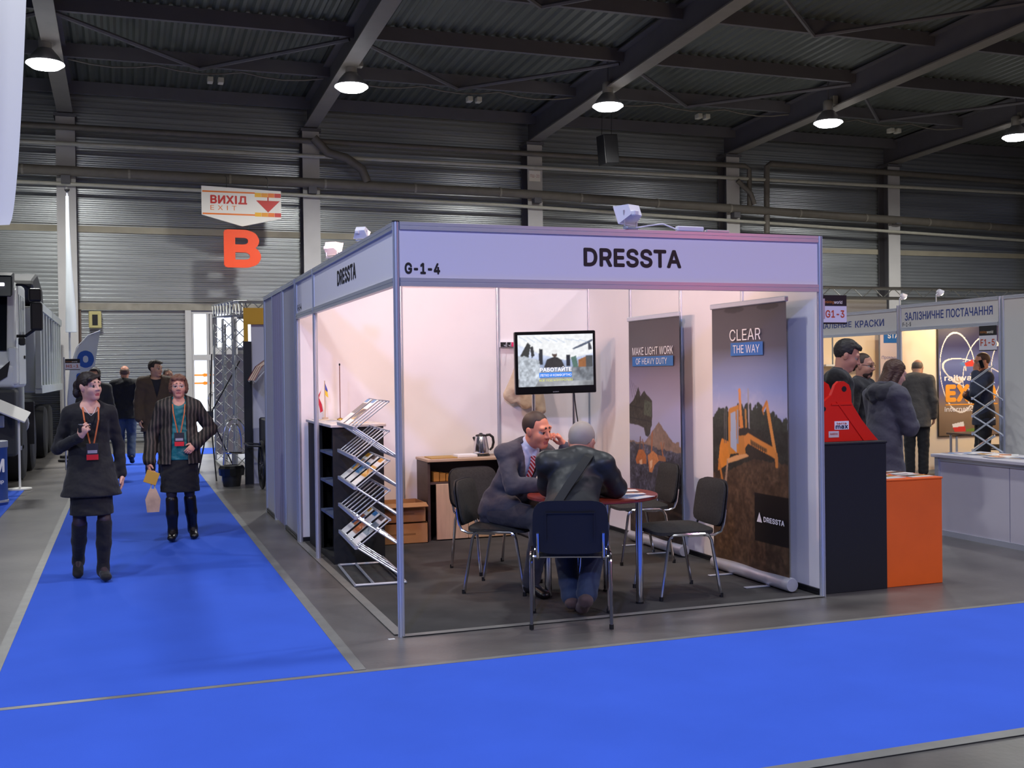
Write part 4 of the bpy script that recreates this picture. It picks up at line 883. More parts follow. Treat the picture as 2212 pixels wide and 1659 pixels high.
bl = thing('barrel_stand', 'blue barrel display with white letters at the left edge', 'display stand', (-3.16, 8.72, .005))
obj('drum', MB().lathe([(0, .0), (.19, 0), (.20, .02), (.20, .06), (.195, .07), (.195, .70), (.20, .71), (.20, .78), (.19, .80), (0, .80)], 32), mat('barrel_blue', '#2c4a96', .45), bl, True); obj('rim_band', MB().lathe([(.196, .03), (.204, .035), (.204, .06), (.196, .065)], 32), M_alu, bl, True); obj('top_band', MB().lathe([(.19, .72), (.205, .725), (.205, .80), (.19, .805)], 32), mat('grey_band', '#8a90a0', .5), bl, True)
text('lettering', 'M', (.06, -.21, .42), UX, UZ, .12, .17, M_tw, bl, .03, .001); text('lettering', 'GROUP', (-.02, -.21, .27), UX, UZ, .19, .05, M_tw, bl, .02, .001)
inf = thing('info_stand', 'white pole stand with a tilted info panel before the truck', 'sign', (-2.985, 10.62, .006))
obj('pole', MB().cyl((0, 0, .02), (0, 0, 1.02), .016, n=10), M_white, inf); obj('foot', MB().cyl((0, 0, 0), (0, 0, .02), .16, n=20), M_white, inf)
obj('panel', MB().rbox(-.42, .13, -.15, .15, -.012, .012, .004, 1, Matrix.Translation((-.0, 0, 1.08)) @ Matrix.Rotation(.45, 4, 'Y') @ Matrix.Rotation(.5, 4, 'X')), M_white, inf)

# panels and curtain of the neighbouring stand further down the aisle
nb = thing('neighbour_booth', 'grey side wall of the next stand behind the booth, with curtain', 'booth')
M_gp = mat('grey_panel', '#b4b2bc', .6)
for y in (4.08, 4.95, 5.75, 6.5): bpost(0, y, nb)
for a, b2 in ((4.08, 4.95), (5.75, 6.5)): wpanel((0, a), (0, b2), .05, 2.47, nb, 'wall_panel', M_gp); beam((0, a), (0, b2), .01, .05, nb, M_dark)
for a, b2 in ((4.08, 4.95), (4.95, 5.75), (5.75, 6.5)): beam((0, a), (0, b2), 2.455, 2.5, nb)
cvs = [(.012*math.cos(k*1.9)-.005, 4.98+.74*k/48) for k in range(49)]
mb = MB(); mb.add([(x, y, z) for x, y in cvs for z in (.03, 2.46)], [(2*i, 2*i+2, 2*i+3, 2*i+1) for i in range(48)]); obj('curtain', mb, mat('mauve_curtain', '#8c879c', .8), nb, True)
wpanel((0, 6.5), (1.9, 6.5), .05, 2.47, nb, 'wall_panel', M_gp)

# lattice truss stand, boom tripod, wire chair, bin, panels, cart
M_tru = mat('truss_alu', '#a4a6a4', .45, .6)
tt = thing('lattice_truss', 'silver lattice truss frame of a stand far down the aisle', 'truss')
def lattice(a, b, s, n, name):
    a, b = Vector(a), Vector(b); d = (b-a).normalized(); u = d.cross(Vector((1, 0, 0)) if abs(d.x) < .9 else Vector((0, 1, 0))).normalized(); w = d.cross(u); mb = MB(); cs = [u*s+w*s, u*s-w*s, -u*s-w*s, -u*s+w*s]
    for c in cs: mb.tube([a+c, b+c], .012, 5)
    for i in range(n):
        p, q = a+(b-a)*i/n, a+(b-a)*(i+1)/n
        for k in range(4):
            mb.tube([p+cs[k], q+cs[(k+1) % 4]] if i % 2 == 0 else [p+cs[(k+1) % 4], q+cs[k]], .007, 4)
    return obj(name, mb, M_tru, tt)
for y in (10.75, 12.6, 14.5): lattice((.12, y, 0), (.12, y, 2.55), .1, 13, 'truss_post')
lattice((.12, 10.6, 2.62), (.12, 14.7, 2.80), .11, 14, 'truss_beam'); lattice((.12, 10.75, 2.62), (2.4, 10.75, 2.62), .1, 12, 'truss_beam')
obj('floor_bar', MB().box(.0, .04, 10.7, 14.5, .0, .04), M_tru, tt); obj('fabric_panel', MB().box(.05, .75, 15.0, 15.02, .1, 2.0), mat('pale_fabric', '#b4adb4', .8), tt)
tp = thing('tripod_stand', 'black boom tripod in the aisle before the glazed door', 'tripod', (-.32, 11.0, 0))
H_ = (0, 0, .995)
for q in ((-.2, .1, 0), (.055, -.35, 0), (.42, .1, 0)): obj('leg', MB().tube([H_, q], .012, 6), M_dark, tp)
for q in ((.04, 0, 1.93), (.46, 0, 1.82)): obj('boom', MB().tube([H_, q], .011, 6), M_dark, tp)
obj('hub', MB().rbox(-.05, .05, -.05, .05, .94, 1.05, .01, 1), M_dark, tp)
wc = thing('wire_chair', 'silver wire bistro chair beside the lattice truss', 'chair', (.04, 10.25, 0), .3)
for s in (-1, 1):
    obj('leg', MB().tube([(s*.17, .16, .45), (s*.19, .2, 0)], .012, 6), M_chrome, wc); obj('leg', MB().tube([(s*.17, -.16, .45), (s*.19, -.2, 0)], .012, 6), M_chrome, wc)
obj('seat', MB().lathe([(0, .44), (.2, .44), (.21, .455), (.2, .47), (0, .47)], 20), M_chrome, wc, True)
for r in (.19, .11): obj('back_hoop', MB().tube([(r*math.cos(a), .17, .45+(.50 if r > .15 else .42)*math.sin(a)**.7) for a in np.linspace(0.02, PI-.02, 15)], .012, 6), M_chrome, wc, True)
bn = thing('waste_bin', 'black waste bin with a bin liner beside the aisle carpet', 'bin', (-.12, 9.75, 0))
obj('bucket', MB().lathe([(0, 0), (.12, 0), (.155, .28), (.145, .28), (.11, .02), (0, .02)], 20), M_dark, bn, True)
obj('liner', MB().lathe([(.13, .27), (.16, .30), (.185+.0, .26), (.175, .16), (.165, .17), (.158, .29)], 14), mat('bin_liner', '#0c0c0e', .3), bn)
vp = thing('yellow_topped_stand', 'white stand wall with yellow header and black edge panel', 'booth')
obj('edge_panel', MB().box(.09, .205, 9.93, 9.98, .0, 2.09), M_dark, vp); obj('wall_panel', MB().box(.21, 1.6, 9.99, 10.02, 0, 2.34), mat('stand_white', '#c9c6d0', .6), vp)
obj('header', MB().box(.10, 1.6, 9.93, 9.99, 2.34, 2.58), mat('header_yellow', '#d8a428', .6), vp); obj('header_drop', MB().box(.10, .16, 9.93, 9.98, 2.09, 2.34), mat('header_yellow', '#d8a428'), vp)
ca = thing('snack_cart', 'dark cart with spoked wheel under a red striped awning', 'cart', (0, 0, 0))
for k in range(7):
    y0 = 8.9+.13*k; mcol = mat('awning_red', '#9a3038', .7) if k % 2 == 0 else mat('awning_cream', '#d8cfb8', .7)
    obj('awning_strip', MB().add([(.55, y0, 1.95), (.55, y0+.13, 1.95), (.24, y0+.13, 1.72), (.24, y0, 1.72), (.13, y0, 1.52), (.13, y0+.13, 1.52)], [(0, 1, 2, 3), (3, 2, 5, 4)]), mcol, ca)
for y in (8.95, 9.75): obj('pole', MB().tube([(.5, y, .55), (.5, y, 1.9), (.14, y, 1.5)], .015, 6), M_alu, ca)
obj('body', MB().rbox(.28, .95, 8.9, 9.8, .45, .98, .02, 1), mat('cart_dark', '#2a2828', .6), ca); obj('push_bar', MB().tube([(.28, 9.0, .6), (.05, 9.0, .62), (.05, 9.6, .62), (.28, 9.6, .6)], .015, 6), M_dark, ca)
wm = Matrix.Translation((.24, 9.15, .34)) @ Matrix.Rotation(PI/2, 4, 'Y')
wl = obj('wheel', MB().tube([tuple(wm @ Vector((.32*math.cos(a), .32*math.sin(a), 0))) for a in np.linspace(0, 2*PI, 25)[:-1]], .022, 6, closed=True), M_dark, ca, True)
for k in range(8): obj('spoke', MB().tube([tuple(wm @ Vector((0, 0, 0))), tuple(wm @ Vector((.31*math.cos(k*PI/4), .31*math.sin(k*PI/4), 0)))], .008, 5), M_dark, wl)

# ------------------------------------------------------------------ right side: podiums, tooth, rival booths
M_bp = mat('podium_black', '#15151c', .8, bump=.1, bscale=200); M_op = mat('podium_orange', '#f0641a', .55, noise=.04, scale=4)
pb = thing('black_podium', 'tall black podium beside the booth right post', 'podium')
obj('body', MB().rbox(3.06, 3.585, .05, .56, .0, 1.045, .004, 1), M_bp, pb); obj('top_board', MB().rbox(3.055, 3.59, .045, .565, 1.045, 1.06, .003, 1), M_bp, pb)
po = thing('orange_podium', 'low orange podium with brochures next to the black podium', 'podium')
obj('body', MB().rbox(3.592, 4.09, .07, .58, .0, .765, .004, 1), M_op, po); obj('top_board', MB().rbox(3.592, 4.095, .065, .585, .765, .78, .003, 1), M_op, po)
for i, (x, y, r) in enumerate(((3.70, .22, .1), (3.74, .45, -.1), (3.95, .22, .05), (3.97, .46, .15))):
    sheet('leaflet', ('leaflet at the near left of the orange podium', 'leaflet at the far left of the orange podium', 'leaflet at the near right of the orange podium', 'leaflet at the far right of the orange podium')[i], (x, y, .781), r, .2, .22, 160+i, group='leaflets on the orange podium', cat='leaflet')
th = thing('bucket_tooth', 'red steel excavator bucket tooth on the black podium', 'machine part', (0, 0, 1.061))
M_tr = mat('tooth_red', '#e3261a', .3)
side = [(3.08, 0), (3.60, 0), (3.54, .06), (3.46, .15), (3.40, .235), (3.375, .27), (3.37, .36), (3.352, .405), (3.31, .43), (3.265, .43), (3.235, .405), (3.215, .36), (3.20, .33), (3.13, .28), (3.08, .25)]
obj('side_plate', MB().prism(side, .03, Matrix.Translation((0, .16, 0))), M_tr, th); obj('side_plate', MB().prism(side, .03, Matrix.Translation((0, .40, 0))), M_tr, th)
obj('back_plate', MB().add([(3.60, .19, 0), (3.60, .40, 0), (3.60, .40, .012), (3.60, .19, .012), (3.40, .19, .225), (3.40, .40, .225), (3.375, .19, .225), (3.375, .40, .225)], [(0, 1, 2, 3), (3, 2, 5, 4), (4, 5, 7, 6), (0, 6, 7, 1), (0, 3, 4, 6), (1, 7, 5, 2)]), M_tr, th)
obj('gusset', MB().prism([(3.24, .285), (3.262, .27), (3.505, .0), (3.47, .0)], .008, Matrix.Translation((0, .153, 0))), M_tr, th); obj('ledge', MB().box(3.20, 3.375, .152, .16, .26, .272), M_tr, th)
obj('pin_hole', MB().cyl((3.31, .157, .375), (3.31, .161, .375), .02, n=16), M_dark, th); obj('pin_hole', MB().cyl((3.135, .157, .235), (3.135, .161, .235), .018, n=16), M_dark, th)
st1 = obj('sticker', MB().box(3.225, 3.345, .156, .16, .085, .145), M_tw, th); text('lettering', 'terra', (3.24, .156, .120), UX, UZ, .085, .016, M_num, st1, .02, .001); text('lettering', 'max', (3.232, .156, .09), UX, UZ, .105, .026, mat('ink_navy', '#1e2848', .5), st1, .03, .001)
st2 = obj('sticker', MB().box(3.175, 3.26, .156, .16, .03, .075), mat('sticker_grey', '#d8c8cc', .5), th)
text('lettering', 'HARDOX', (3.185, .156, .048), UX, UZ, .065, .014, M_num, st2, .02, .001)

wcn = thing('white_counter', 'white panelled counter at the right edge', 'counter')
M_wc = mat('counter_white', '#c4bec4', .55)
obj('corner_post', MB().box(5.66, 5.71, 1.93, 1.98, 0, .735), M_alu, wcn)
for a, b2 in ((1.08, 1.93), (.2, 1.07)): obj('front_panel', MB().box(5.685, 5.70, a, b2, .05, .735), M_wc, wcn)
obj('end_panel', MB().box(5.71, 6.2, 1.955, 1.97, .05, .735), M_wc, wcn); obj('plinth_rail', MB().box(5.675, 5.71, .2, 1.93, .0, .05), M_alu, wcn); obj('counter_top', MB().rbox(5.63, 6.22, .18, 2.0, .735, .765, .004, 1), M_wc, wcn); obj('upper_rail', MB().box(5.672, 5.71, .2, 1.93, .70, .735), M_alu, wcn)
for i in range(7):
    sheet('leaflet', ('first', 'second', 'third', 'fourth', 'fifth', 'sixth', 'seventh')[i]+' leaflet from the far end on the white counter', (5.84+.1*(i % 3), 1.86-.17*i, .767+.0035*(i % 2)), .4*i, .2, .26, 200+i, group='leaflets on the white counter', cat='leaflet')

FX, FY0, FY1, FY2 = 9.25, 4.92, 6.86, 8.9
fb = thing('supplier_booth', 'white booth with blue Cyrillic fascia and railway poster at the right', 'booth')
M_bt = mat('fascia_blue', '#2c4290', .5); M_lf = mat('fascia_light', '#dcdad6', .5); M_cream = mat('cream_panel', '#f0dcc0', .6)
for p in ((FX, FY0), (FX, FY1), (FX+3, FY1), (FX+3, FY0), (FX+1, FY1), (FX+2, FY1)): bpost(*p, fb)
a = wpanel((FX, FY0), (FX, FY1), 2.16, 2.46, fb, 'fascia_panel', M_lf); beam((FX, FY0), (FX, FY1), 2.455, 2.5, fb); beam((FX, FY0), (FX, FY1), 2.115, 2.165, fb)
text('lettering', 'ЗАЛІЗНИЧНЕ ПОСТАЧАННЯ', (FX-.004, FY1-.10, 2.265), NY, UZ, 1.72, .12, M_bt, a, .012); text('lettering', 'F-1-5', (FX-.004, FY1-.05, 2.18), NY, UZ, .18, .06, M_ink, a, .012)
for k in range(3): wpanel((FX+k, FY1), (FX+k+1, FY1), .05, 2.47, fb, 'wall_panel', M_cream); beam((FX+k, FY1), (FX+k+1, FY1), 2.455, 2.5, fb)
for k in range(2): wpanel((FX+3, FY0+k*.97), (FX+3, FY0+(k+1)*.97), .05, 2.47, fb, 'wall_panel', M_cream)
wpanel((FX, FY0), (FX+3, FY0), .05, 2.47, fb, 'wall_panel', M_wc)
sb = thing('white_side_booth', 'plain white booth wall at the right edge behind the counter', 'booth')
bpost(FX, FY0-.06, sb); bpost(FX, FY0-2, sb); wpanel((FX, FY0-2), (FX, FY0-.06), .05, 2.47, sb, 'wall_panel', mat('side_white', '#d8d6d2', .55)); beam((FX, FY0-2), (FX, FY0-.06), 2.455, 2.5, sb)
fb2 = thing('paint_booth', 'white booth with Cyrillic paint fascia left of the railway booth', 'booth')
for p in ((FX, FY1+.06), (FX, FY2+1), (FX+3, FY2+1)): bpost(*p, fb2)
a = wpanel((FX, FY1+.06), (FX, FY2+1), 2.12, 2.42, fb2, 'fascia_panel', M_lf); beam((FX, FY1+.06), (FX, FY2+1), 2.455-.04, 2.46, fb2); beam((FX, FY1+.06), (FX, FY2+1), 2.08, 2.125, fb2)
text('lettering', 'ИНДУСТРИАЛЬНЫЕ', (FX-.004, FY2+.75, 2.21), NY, UZ, 1.64, .11, M_bt, a, .012); text('lettering', 'КРАСКИ', (FX-.004, FY2-.98, 2.21), NY, UZ, .69, .11, M_bt, a, .012)
for k in range(3): wpanel((FX+k, FY2+1), (FX+k+1, FY2+1), .05, 2.47, fb2, 'wall_panel', M_cream)
obj('wall_shelf', MB().box(9.9, 10.9, FY2+.7, FY2+.98, 1.62, 1.65), M_white, fb2)
sbn = thing('paint_banner', 'pale vertical banner with blue header inside the paint booth', 'banner')
obj('sheet', MB().box(11.05, 11.8, 9.62, 9.63, .4, 2.25), mat('banner_pink', '#d8c4c4', .6), sbn); obj('header', MB().box(11.12, 11.8, 9.61, 9.62, 2.02, 2.25), M_bb, sbn)
text('lettering', 'STANCO', (11.2, 9.61, 2.10), UX, UZ, .5, .09, M_tw, sbn, .02); text('lettering', 'Промышленные', (11.08, 9.62, 1.72), UX, UZ, .62, .07, M_bt, sbn, 0)
obj('photo_strip', MB().box(11.1, 11.8, 9.612, 9.62, 1.2, 1.5), mat('photo_dark', '#7c6a60', .6), sbn)
obj('pole', MB().tube([(11.4, 9.66, 0), (11.4, 9.66, 2.25)], .015, 6), M_alu, sbn); obj('foot', MB().box(11.1, 11.7, 9.5, 9.8, 0, .03), M_dark, sbn)
t = plate('number_plate', 'stand number plate reading F1-5 on the railway booth', (FX-.03, FY0+.34, 1.80), (0, -1, 0), .31, .32, 'F1-5', None)
pw, ph = 1.5, 1.72; cv = Canvas(pw, ph, .0085)
cv.grad([(0, '#7a6450'), (.25, '#8a7460'), (.45, '#3a4c8c'), (.62, '#5c6aa0'), (.78, '#141c54'), (1, '#080c30')]); n = cv.noise(3, 31)
m = ((cv.X-.1)**2+((cv.Y-.55)*1.1)**2 < .06) & (n > .5); cv.fill(m, '#d8cfc8'); m = (cv.Y < .56) & (cv.Y > .42) & (n > .55); cv.fill(m, '#c9b49c')
cv.ring((.24, .55), .33, .60, .007, '#f2ece4', .12); cv.ring((.55, .55), .36, .56, .007, '#f2ece4', -.25); cv.ring((.5, .5), .70, .22, .006, '#f2ece4', -.3); cv.ring((.9, .55), .36, .52, .007, '#f2ece4', .1)
cv.disc((.33, .625), .10, .03, '#4c7ab0'); cv.poly([(.32, .63), (.42, .66), (.46, .6), (.34, .60)], '#d83a30'); cv.poly([(.16, .10), (.30, .12), (.32, .06), (.18, .05)], '#e8e4e0'); cv.poly([(.17, .07), (.32, .08), (.33, .03), (.19, .03)], '#d23a34'); cv.poly([(.34, .05), (.46, .06), (.46, .0), (.34, 0)], '#6a8a3c')
prs = thing('railway_poster', 'dark blue railway expo poster on the cream booth wall', 'poster'); PX0, PZ0, PYy = 9.90, .55, FY1-.03
pp = put('print', cv.mesh('railway_poster', M_print, lambda X, Y: (PX0+X*pw, np.full_like(X, PYy-.006), PZ0+Y*ph)), prs); obj('backing', MB().box(PX0-.01, PX0+pw+.01, PYy-.004, PYy+.012, PZ0-.01, PZ0+ph+.01), M_dark, prs)
text('lettering', 'railway', (PX0+.10, PYy-.008, PZ0+.80), UX, UZ, .62, .11, M_tw, pp, .02); text('lettering', 'EXPO', (PX0+.12, PYy-.008, PZ0+.50), UX, UZ, .95, .27, mat('expo_orange', '#e89a30', .5), pp, .05); text('lettering', 'international', (PX0+.10, PYy-.008, PZ0+.36), UX, UZ, .72, .07, M_tw, pp, .01)
obj('rule', MB().box(PX0+.12, PX0+1.1, PYy-.009, PYy-.006, PZ0+.455, PZ0+.472), mat('expo_orange', '#e89a30'), pp)
ft = thing('side_table', 'small dark table with metal legs inside the railway booth', 'table', (10.15, 6.15, 0))
obj('table_top', MB().rbox(-.45, .35, -.3, .3, .60, .63, .005, 1), mat('table_dark', '#5a4a44', .4), ft)
for sx in (-.4, .3):
    for sy in (-.26, .26): obj('leg', MB().cyl((sx, sy, 0), (sx, sy, .60), .018, n=8), M_alu, ft)
obj('stretcher', MB().tube([(-.4, -.26, .2), (.3, -.26, .2)], .012, 6), M_alu, ft)
fc = dup(ch0, (9.85, 5.55, 0), 2.3, 'dark chair with metal legs behind the man on the phone', 'chairs in the railway booth')
make_rack('silver zigzag brochure rack at the railway booth entrance', 6, {1: 1, 3: 1, 5: 1}, (8.47, 4.56, .0), math.radians(-42), .30, lab='the rack at the railway booth')
# warm spot lamps of that booth
def clip_spot(loc, label):
    t = thing('clip_lamp', label, 'lamp', loc, 0, 'clip lamps over the rival booths')
    obj('arm', MB().tube([(0, 0, -.02), (0, 0, .08), (.06, 0, .12)], .008, 6), M_alu, t); obj('shade', MB().lathe([(0, .06), (.03, .06), (.06, .0), (.05, 0), (.02, .05), (0, .05)], 14, M=Matrix.Translation((.08, 0, .10)) @ Matrix.Rotation(-.8, 4, 'Y')), M_flood, t, True); obj('bulb', MB().ell((.085, 0, .105), (.035, .035, .035), 10, 8), mat('bulb_glow', '#fff2cc', .3, emit=9), t)
for i, (y, l) in enumerate(((FY1+.02, 'glowing clip lamp on the post between the two rival booths'), (FY1-.75, 'orange glowing clip lamp above the Cyrillic fascia'))):
    clip_spot((FX, y, 2.52), l)
for q, e in (((FX+.9, 5.9, 2.35), 60), ((FX+2.0, 5.6, 2.35), 40), ((FX+1.3, 8.3, 2.3), 55)): light('booth_spot', 'POINT', q, e, (1, .72, .42), None, .06)
# far stands behind
fs = thing('far_truss', 'pale horizontal lighting truss behind the right hand booths', 'truss')
mb = MB()
for dy in (0, .25):
    for dz in (0, .2): mb.tube([(10.5, 12+dy, 3.0+dz), (20, 12+dy, 3.0+dz)], .025, 6)
obj('chord', mb, M_tru, fs); mb = MB()
for k in range(19): mb.tube([(10.5+.5*k, 12, 3.0), (10.75+.5*k, 12, 3.2), (11.0+.5*k, 12, 3.0)], .012, 4)
obj('lacing', mb, M_tru, fs)
for x in (10.6, 19.9): obj('leg', MB().tube([(x, 12.12, 0), (x, 12.12, 3.0)], .04, 8), M_tru, fs)
bb = thing('far_stand_wall', 'plain white far stand wall rising behind the paint booth', 'booth')
obj('wall_panel', MB().box(11.2, 13.4, 12.4, 12.45, 0, 3.02), mat('side_white', '#d8d6d2'), bb)
# ------------------------------------------------------------------ people: smooth-blended surfaces
def V3(*a): return np.array(a, float)
def unit(v): v = np.asarray(v, float); return v/max(np.linalg.norm(v), 1e-9)
class Field:
    def __init__(s, k=.02): s.pr = []; s.k = k; s.subs = []; s.fold = None
    def cap(s, a, b, ra, rb=None, col=0, flat=None, k=None):
        """round cone from a to b; flat=(axis, factor) squeezes it along axis"""
        s.pr.append(('c', np.asarray(a, float), np.asarray(b, float), ra, ra if rb is None else rb, col, flat, s.k if k is None else k)); return s
    def ell(s, c, r, col=0, R=None, k=None):
        s.pr.append(('e', np.asarray(c, float), np.asarray(r, float), np.eye(3) if R is None else R, None, col, None, s.k if k is None else k)); return s
    def cut(s, fn): s.subs.append(fn); return s          # fn(P) -> distance, negative where removed
    def bounds(s):
        lo = np.full(3, 1e9); hi = -lo
        for p in s.pr:
            if p[0] == 'c': r = max(p[3], p[4]); l = np.minimum(p[1], p[2])-r; h = np.maximum(p[1], p[2])+r
            else: r = p[2].max(); l = p[1]-r; h = p[1]+r
            lo = np.minimum(lo, l); hi = np.maximum(hi, h)
        return lo, hi
    def mesh(s, name, res, cols, m, fine=()):
        lo, hi = s.bounds(); pad = res*3+.01; lo = lo-pad; hi = hi+pad; AX = []
        for d in range(3):
            x = lo[d]; out = [x]; iv = [(c[d]-h[d], c[d]+h[d], r) for c, h, r in fine]
            while x < hi[d]:
                st = res
                for a_, b_, r in iv:
                    if a_ <= x < b_: st = min(st, r)
                x += st; out.append(x)
            AX.append(np.array(out))
        n = np.array([len(q) for q in AX])
        F = np.full(n, .25, np.float32); best = np.full(n, 1e3, np.float32); cid = np.zeros(n, np.int16)
        for p in s.pr:
            k = p[7]; mg = .04+k*2
            if p[0] == 'c': r = max(p[3], p[4]); l = np.minimum(p[1], p[2])-r-mg; h = np.maximum(p[1], p[2])+r+mg
            else: r = p[2].max(); l = p[1]-r-mg; h = p[1]+r+mg
            i0 = [max(int(np.searchsorted(AX[d], l[d]))-1, 0) for d in range(3)]; i1 = [int(np.searchsorted(AX[d], h[d]))+1 for d in range(3)]
            sl = tuple(slice(a, b) for a, b in zip(i0, i1))
            P = np.stack(np.meshgrid(*[AX[d][sl[d]] for d in range(3)], indexing='ij'), -1)
            if p[0] == 'c':
                a, b, ra, rb, col, flat = p[1:7]
                A, B, Q = a, b, P; f = 1.0
                if flat is not None:
                    w = unit(flat[0]); f = flat[1]; g = 1/f-1
                    B = b+w*((b-a)@w)*g; Q = P+w*(((P-a)@w)*g)[..., None]
                ba = B-A; L2 = max(ba@ba, 1e-9); t = np.clip(((Q-A)@ba)/L2, 0, 1)
                d = np.linalg.norm(Q-A-t[..., None]*ba, axis=-1)-(ra+(rb-ra)*t)
                if flat is not None: d = d*(.5+.5*f)
            else:
                c, rr, R, col = p[1], p[2], p[3], p[5]
                q = (P-c)@R; k0 = np.linalg.norm(q/rr, axis=-1); k1 = np.linalg.norm(q/(rr*rr), axis=-1); d = k0*(k0-1)/np.maximum(k1, 1e-6)
            d = d.astype(np.float32); cur = F[sl]; hh = np.maximum(k-np.abs(cur-d), 0)/k if k > 0 else 0
            F[sl] = np.minimum(cur, d)-(hh*hh*k*.25 if k > 0 else 0)
            bb = best[sl]; u = d < bb; cid[sl] = np.where(u, col, cid[sl]); best[sl] = np.minimum(bb, d)
        if s.subs or s.fold:
            P = np.stack(np.meshgrid(*AX, indexing='ij'), -1)
            if s.fold:
                a, fx = s.fold; F = F+a*(np.sin(P[..., 0]*fx+4*np.sin(P[..., 2]*fx*.45))*np.sin(P[..., 2]*fx*.8+2*np.sin(P[..., 1]*fx*.5)))
            for fn in s.subs: F = np.maximum(F, -fn(P))
        return self_nets(F, AX, cid, cols, name, m)
def self_nets(F, AX, cid, cols, name, m):
    S = F < 0; C = S[:-1, :-1, :-1].astype(np.int8)
    cnt = np.zeros(tuple(np.array(F.shape)-1), np.int8)
    for dx in (0, 1):
        for dy in (0, 1):
            for dz in (0, 1): cnt += S[dx:F.shape[0]-1+dx, dy:F.shape[1]-1+dy, dz:F.shape[2]-1+dz]
    act = np.argwhere((cnt > 0) & (cnt < 8)); idx = -np.ones(cnt.shape, np.int64); idx[tuple(act.T)] = np.arange(len(act))
    pos = np.zeros((len(act), 3)); num = np.zeros(len(act)); co = [(a, b, c) for a in (0, 1) for b in (0, 1) for c in (0, 1)]
    vals = {c: F[act[:, 0]+c[0], act[:, 1]+c[1], act[:, 2]+c[2]] for c in co}
    for c in co:
        for ax in range(3):
            if c[ax] == 0:
                e = list(c); e[ax] = 1; e = tuple(e); f0, f1 = vals[c], vals[e]; x = (f0 < 0) != (f1 < 0)
                t = np.where(x, f0/np.where(x, f0-f1, 1), 0); p = np.array(c, float)[None]+np.eye(3)[ax][None]*t[:, None]
                pos += np.where(x[:, None], p, 0); num += x
    pos = pos/np.maximum(num, 1)[:, None]; near = np.rint(act+pos).astype(int); cc = cid[tuple(near.T)]
    world = np.stack([AX[d][act[:, d]]+pos[:, d]*(AX[d][act[:, d]+1]-AX[d][act[:, d]]) for d in range(3)], 1)
    quads = []
    for ax in range(3):
        o = [d for d in range(3) if d != ax]; s0 = [slice(None)]*3; s1 = [slice(None)]*3; s0[ax] = slice(0, -1); s1[ax] = slice(1, None)
        A, B = S[tuple(s0)], S[tuple(s1)]; e = np.argwhere(A != B); ok = (e[:, o[0]] > 0) & (e[:, o[1]] > 0) & (e[:, o[0]] < F.shape[o[0]]-1) & (e[:, o[1]] < F.shape[o[1]]-1); e = e[ok]; fl = A[tuple(e.T)]
        q = []
        for d0, d1 in ((1, 1), (0, 1), (0, 0), (1, 0)):
            f = e.copy(); f[:, o[0]] -= d0; f[:, o[1]] -= d1; q.append(idx[tuple(f.T)])
        q = np.stack(q, 1); flip = fl if ax != 1 else ~fl; q = np.where(flip[:, None], q, q[:, ::-1]); quads.append(q)
    q = np.concatenate(quads); q = q[(q >= 0).all(1)]
    me = np_mesh(name, world, q, np.array([srgb(c) for c in cols])[cc]); me.materials.append(m); return me
M_skin = vmat('skin', .5); M_hair = vmat('hair', .6); M_cloth = vmat('clothing', .85, sheen=.1, bump=.55, bscale=11, bdist=.03); M_leather = vmat('leather_clothing', .48, bump=.4, bscale=9, bdist=.03); M_shoe = vmat('shoe_leather', .35); M_satin = vmat('satin_clothing', .45, bump=.5, bscale=12, bdist=.03)

def rotm(yaw, pitch, roll):
    """head frame columns: right(x), forward(y), up(z); yaw>0 turns to the person's left, pitch>0 looks down, roll>0 tilts to the right"""
    return np.array((Matrix.Rotation(yaw, 3, 'Z') @ Matrix.Rotation(-pitch, 3, 'X') @ Matrix.Rotation(roll, 3, 'Y')))
STAND = dict(pel=(0, 0, .97), chest=(0, .0, 1.27), neck=(0, -.01, 1.47), head=(0, .02, 1.625),
    shR=(.185, -.01, 1.42), shL=(-.185, -.01, 1.42), elR=(.235, -.03, 1.13), elL=(-.235, -.03, 1.13), wrR=(.235, .05, .89), wrL=(-.235, .05, .89),
    hipR=(.09, 0, .92), hipL=(-.09, 0, .92), knR=(.095, .02, .49), knL=(-.095, .02, .49), anR=(.09, -.02, .085), anL=(-.09, -.02, .085), toeR=(.105, .13, .03), toeL=(-.105, .13, .03))
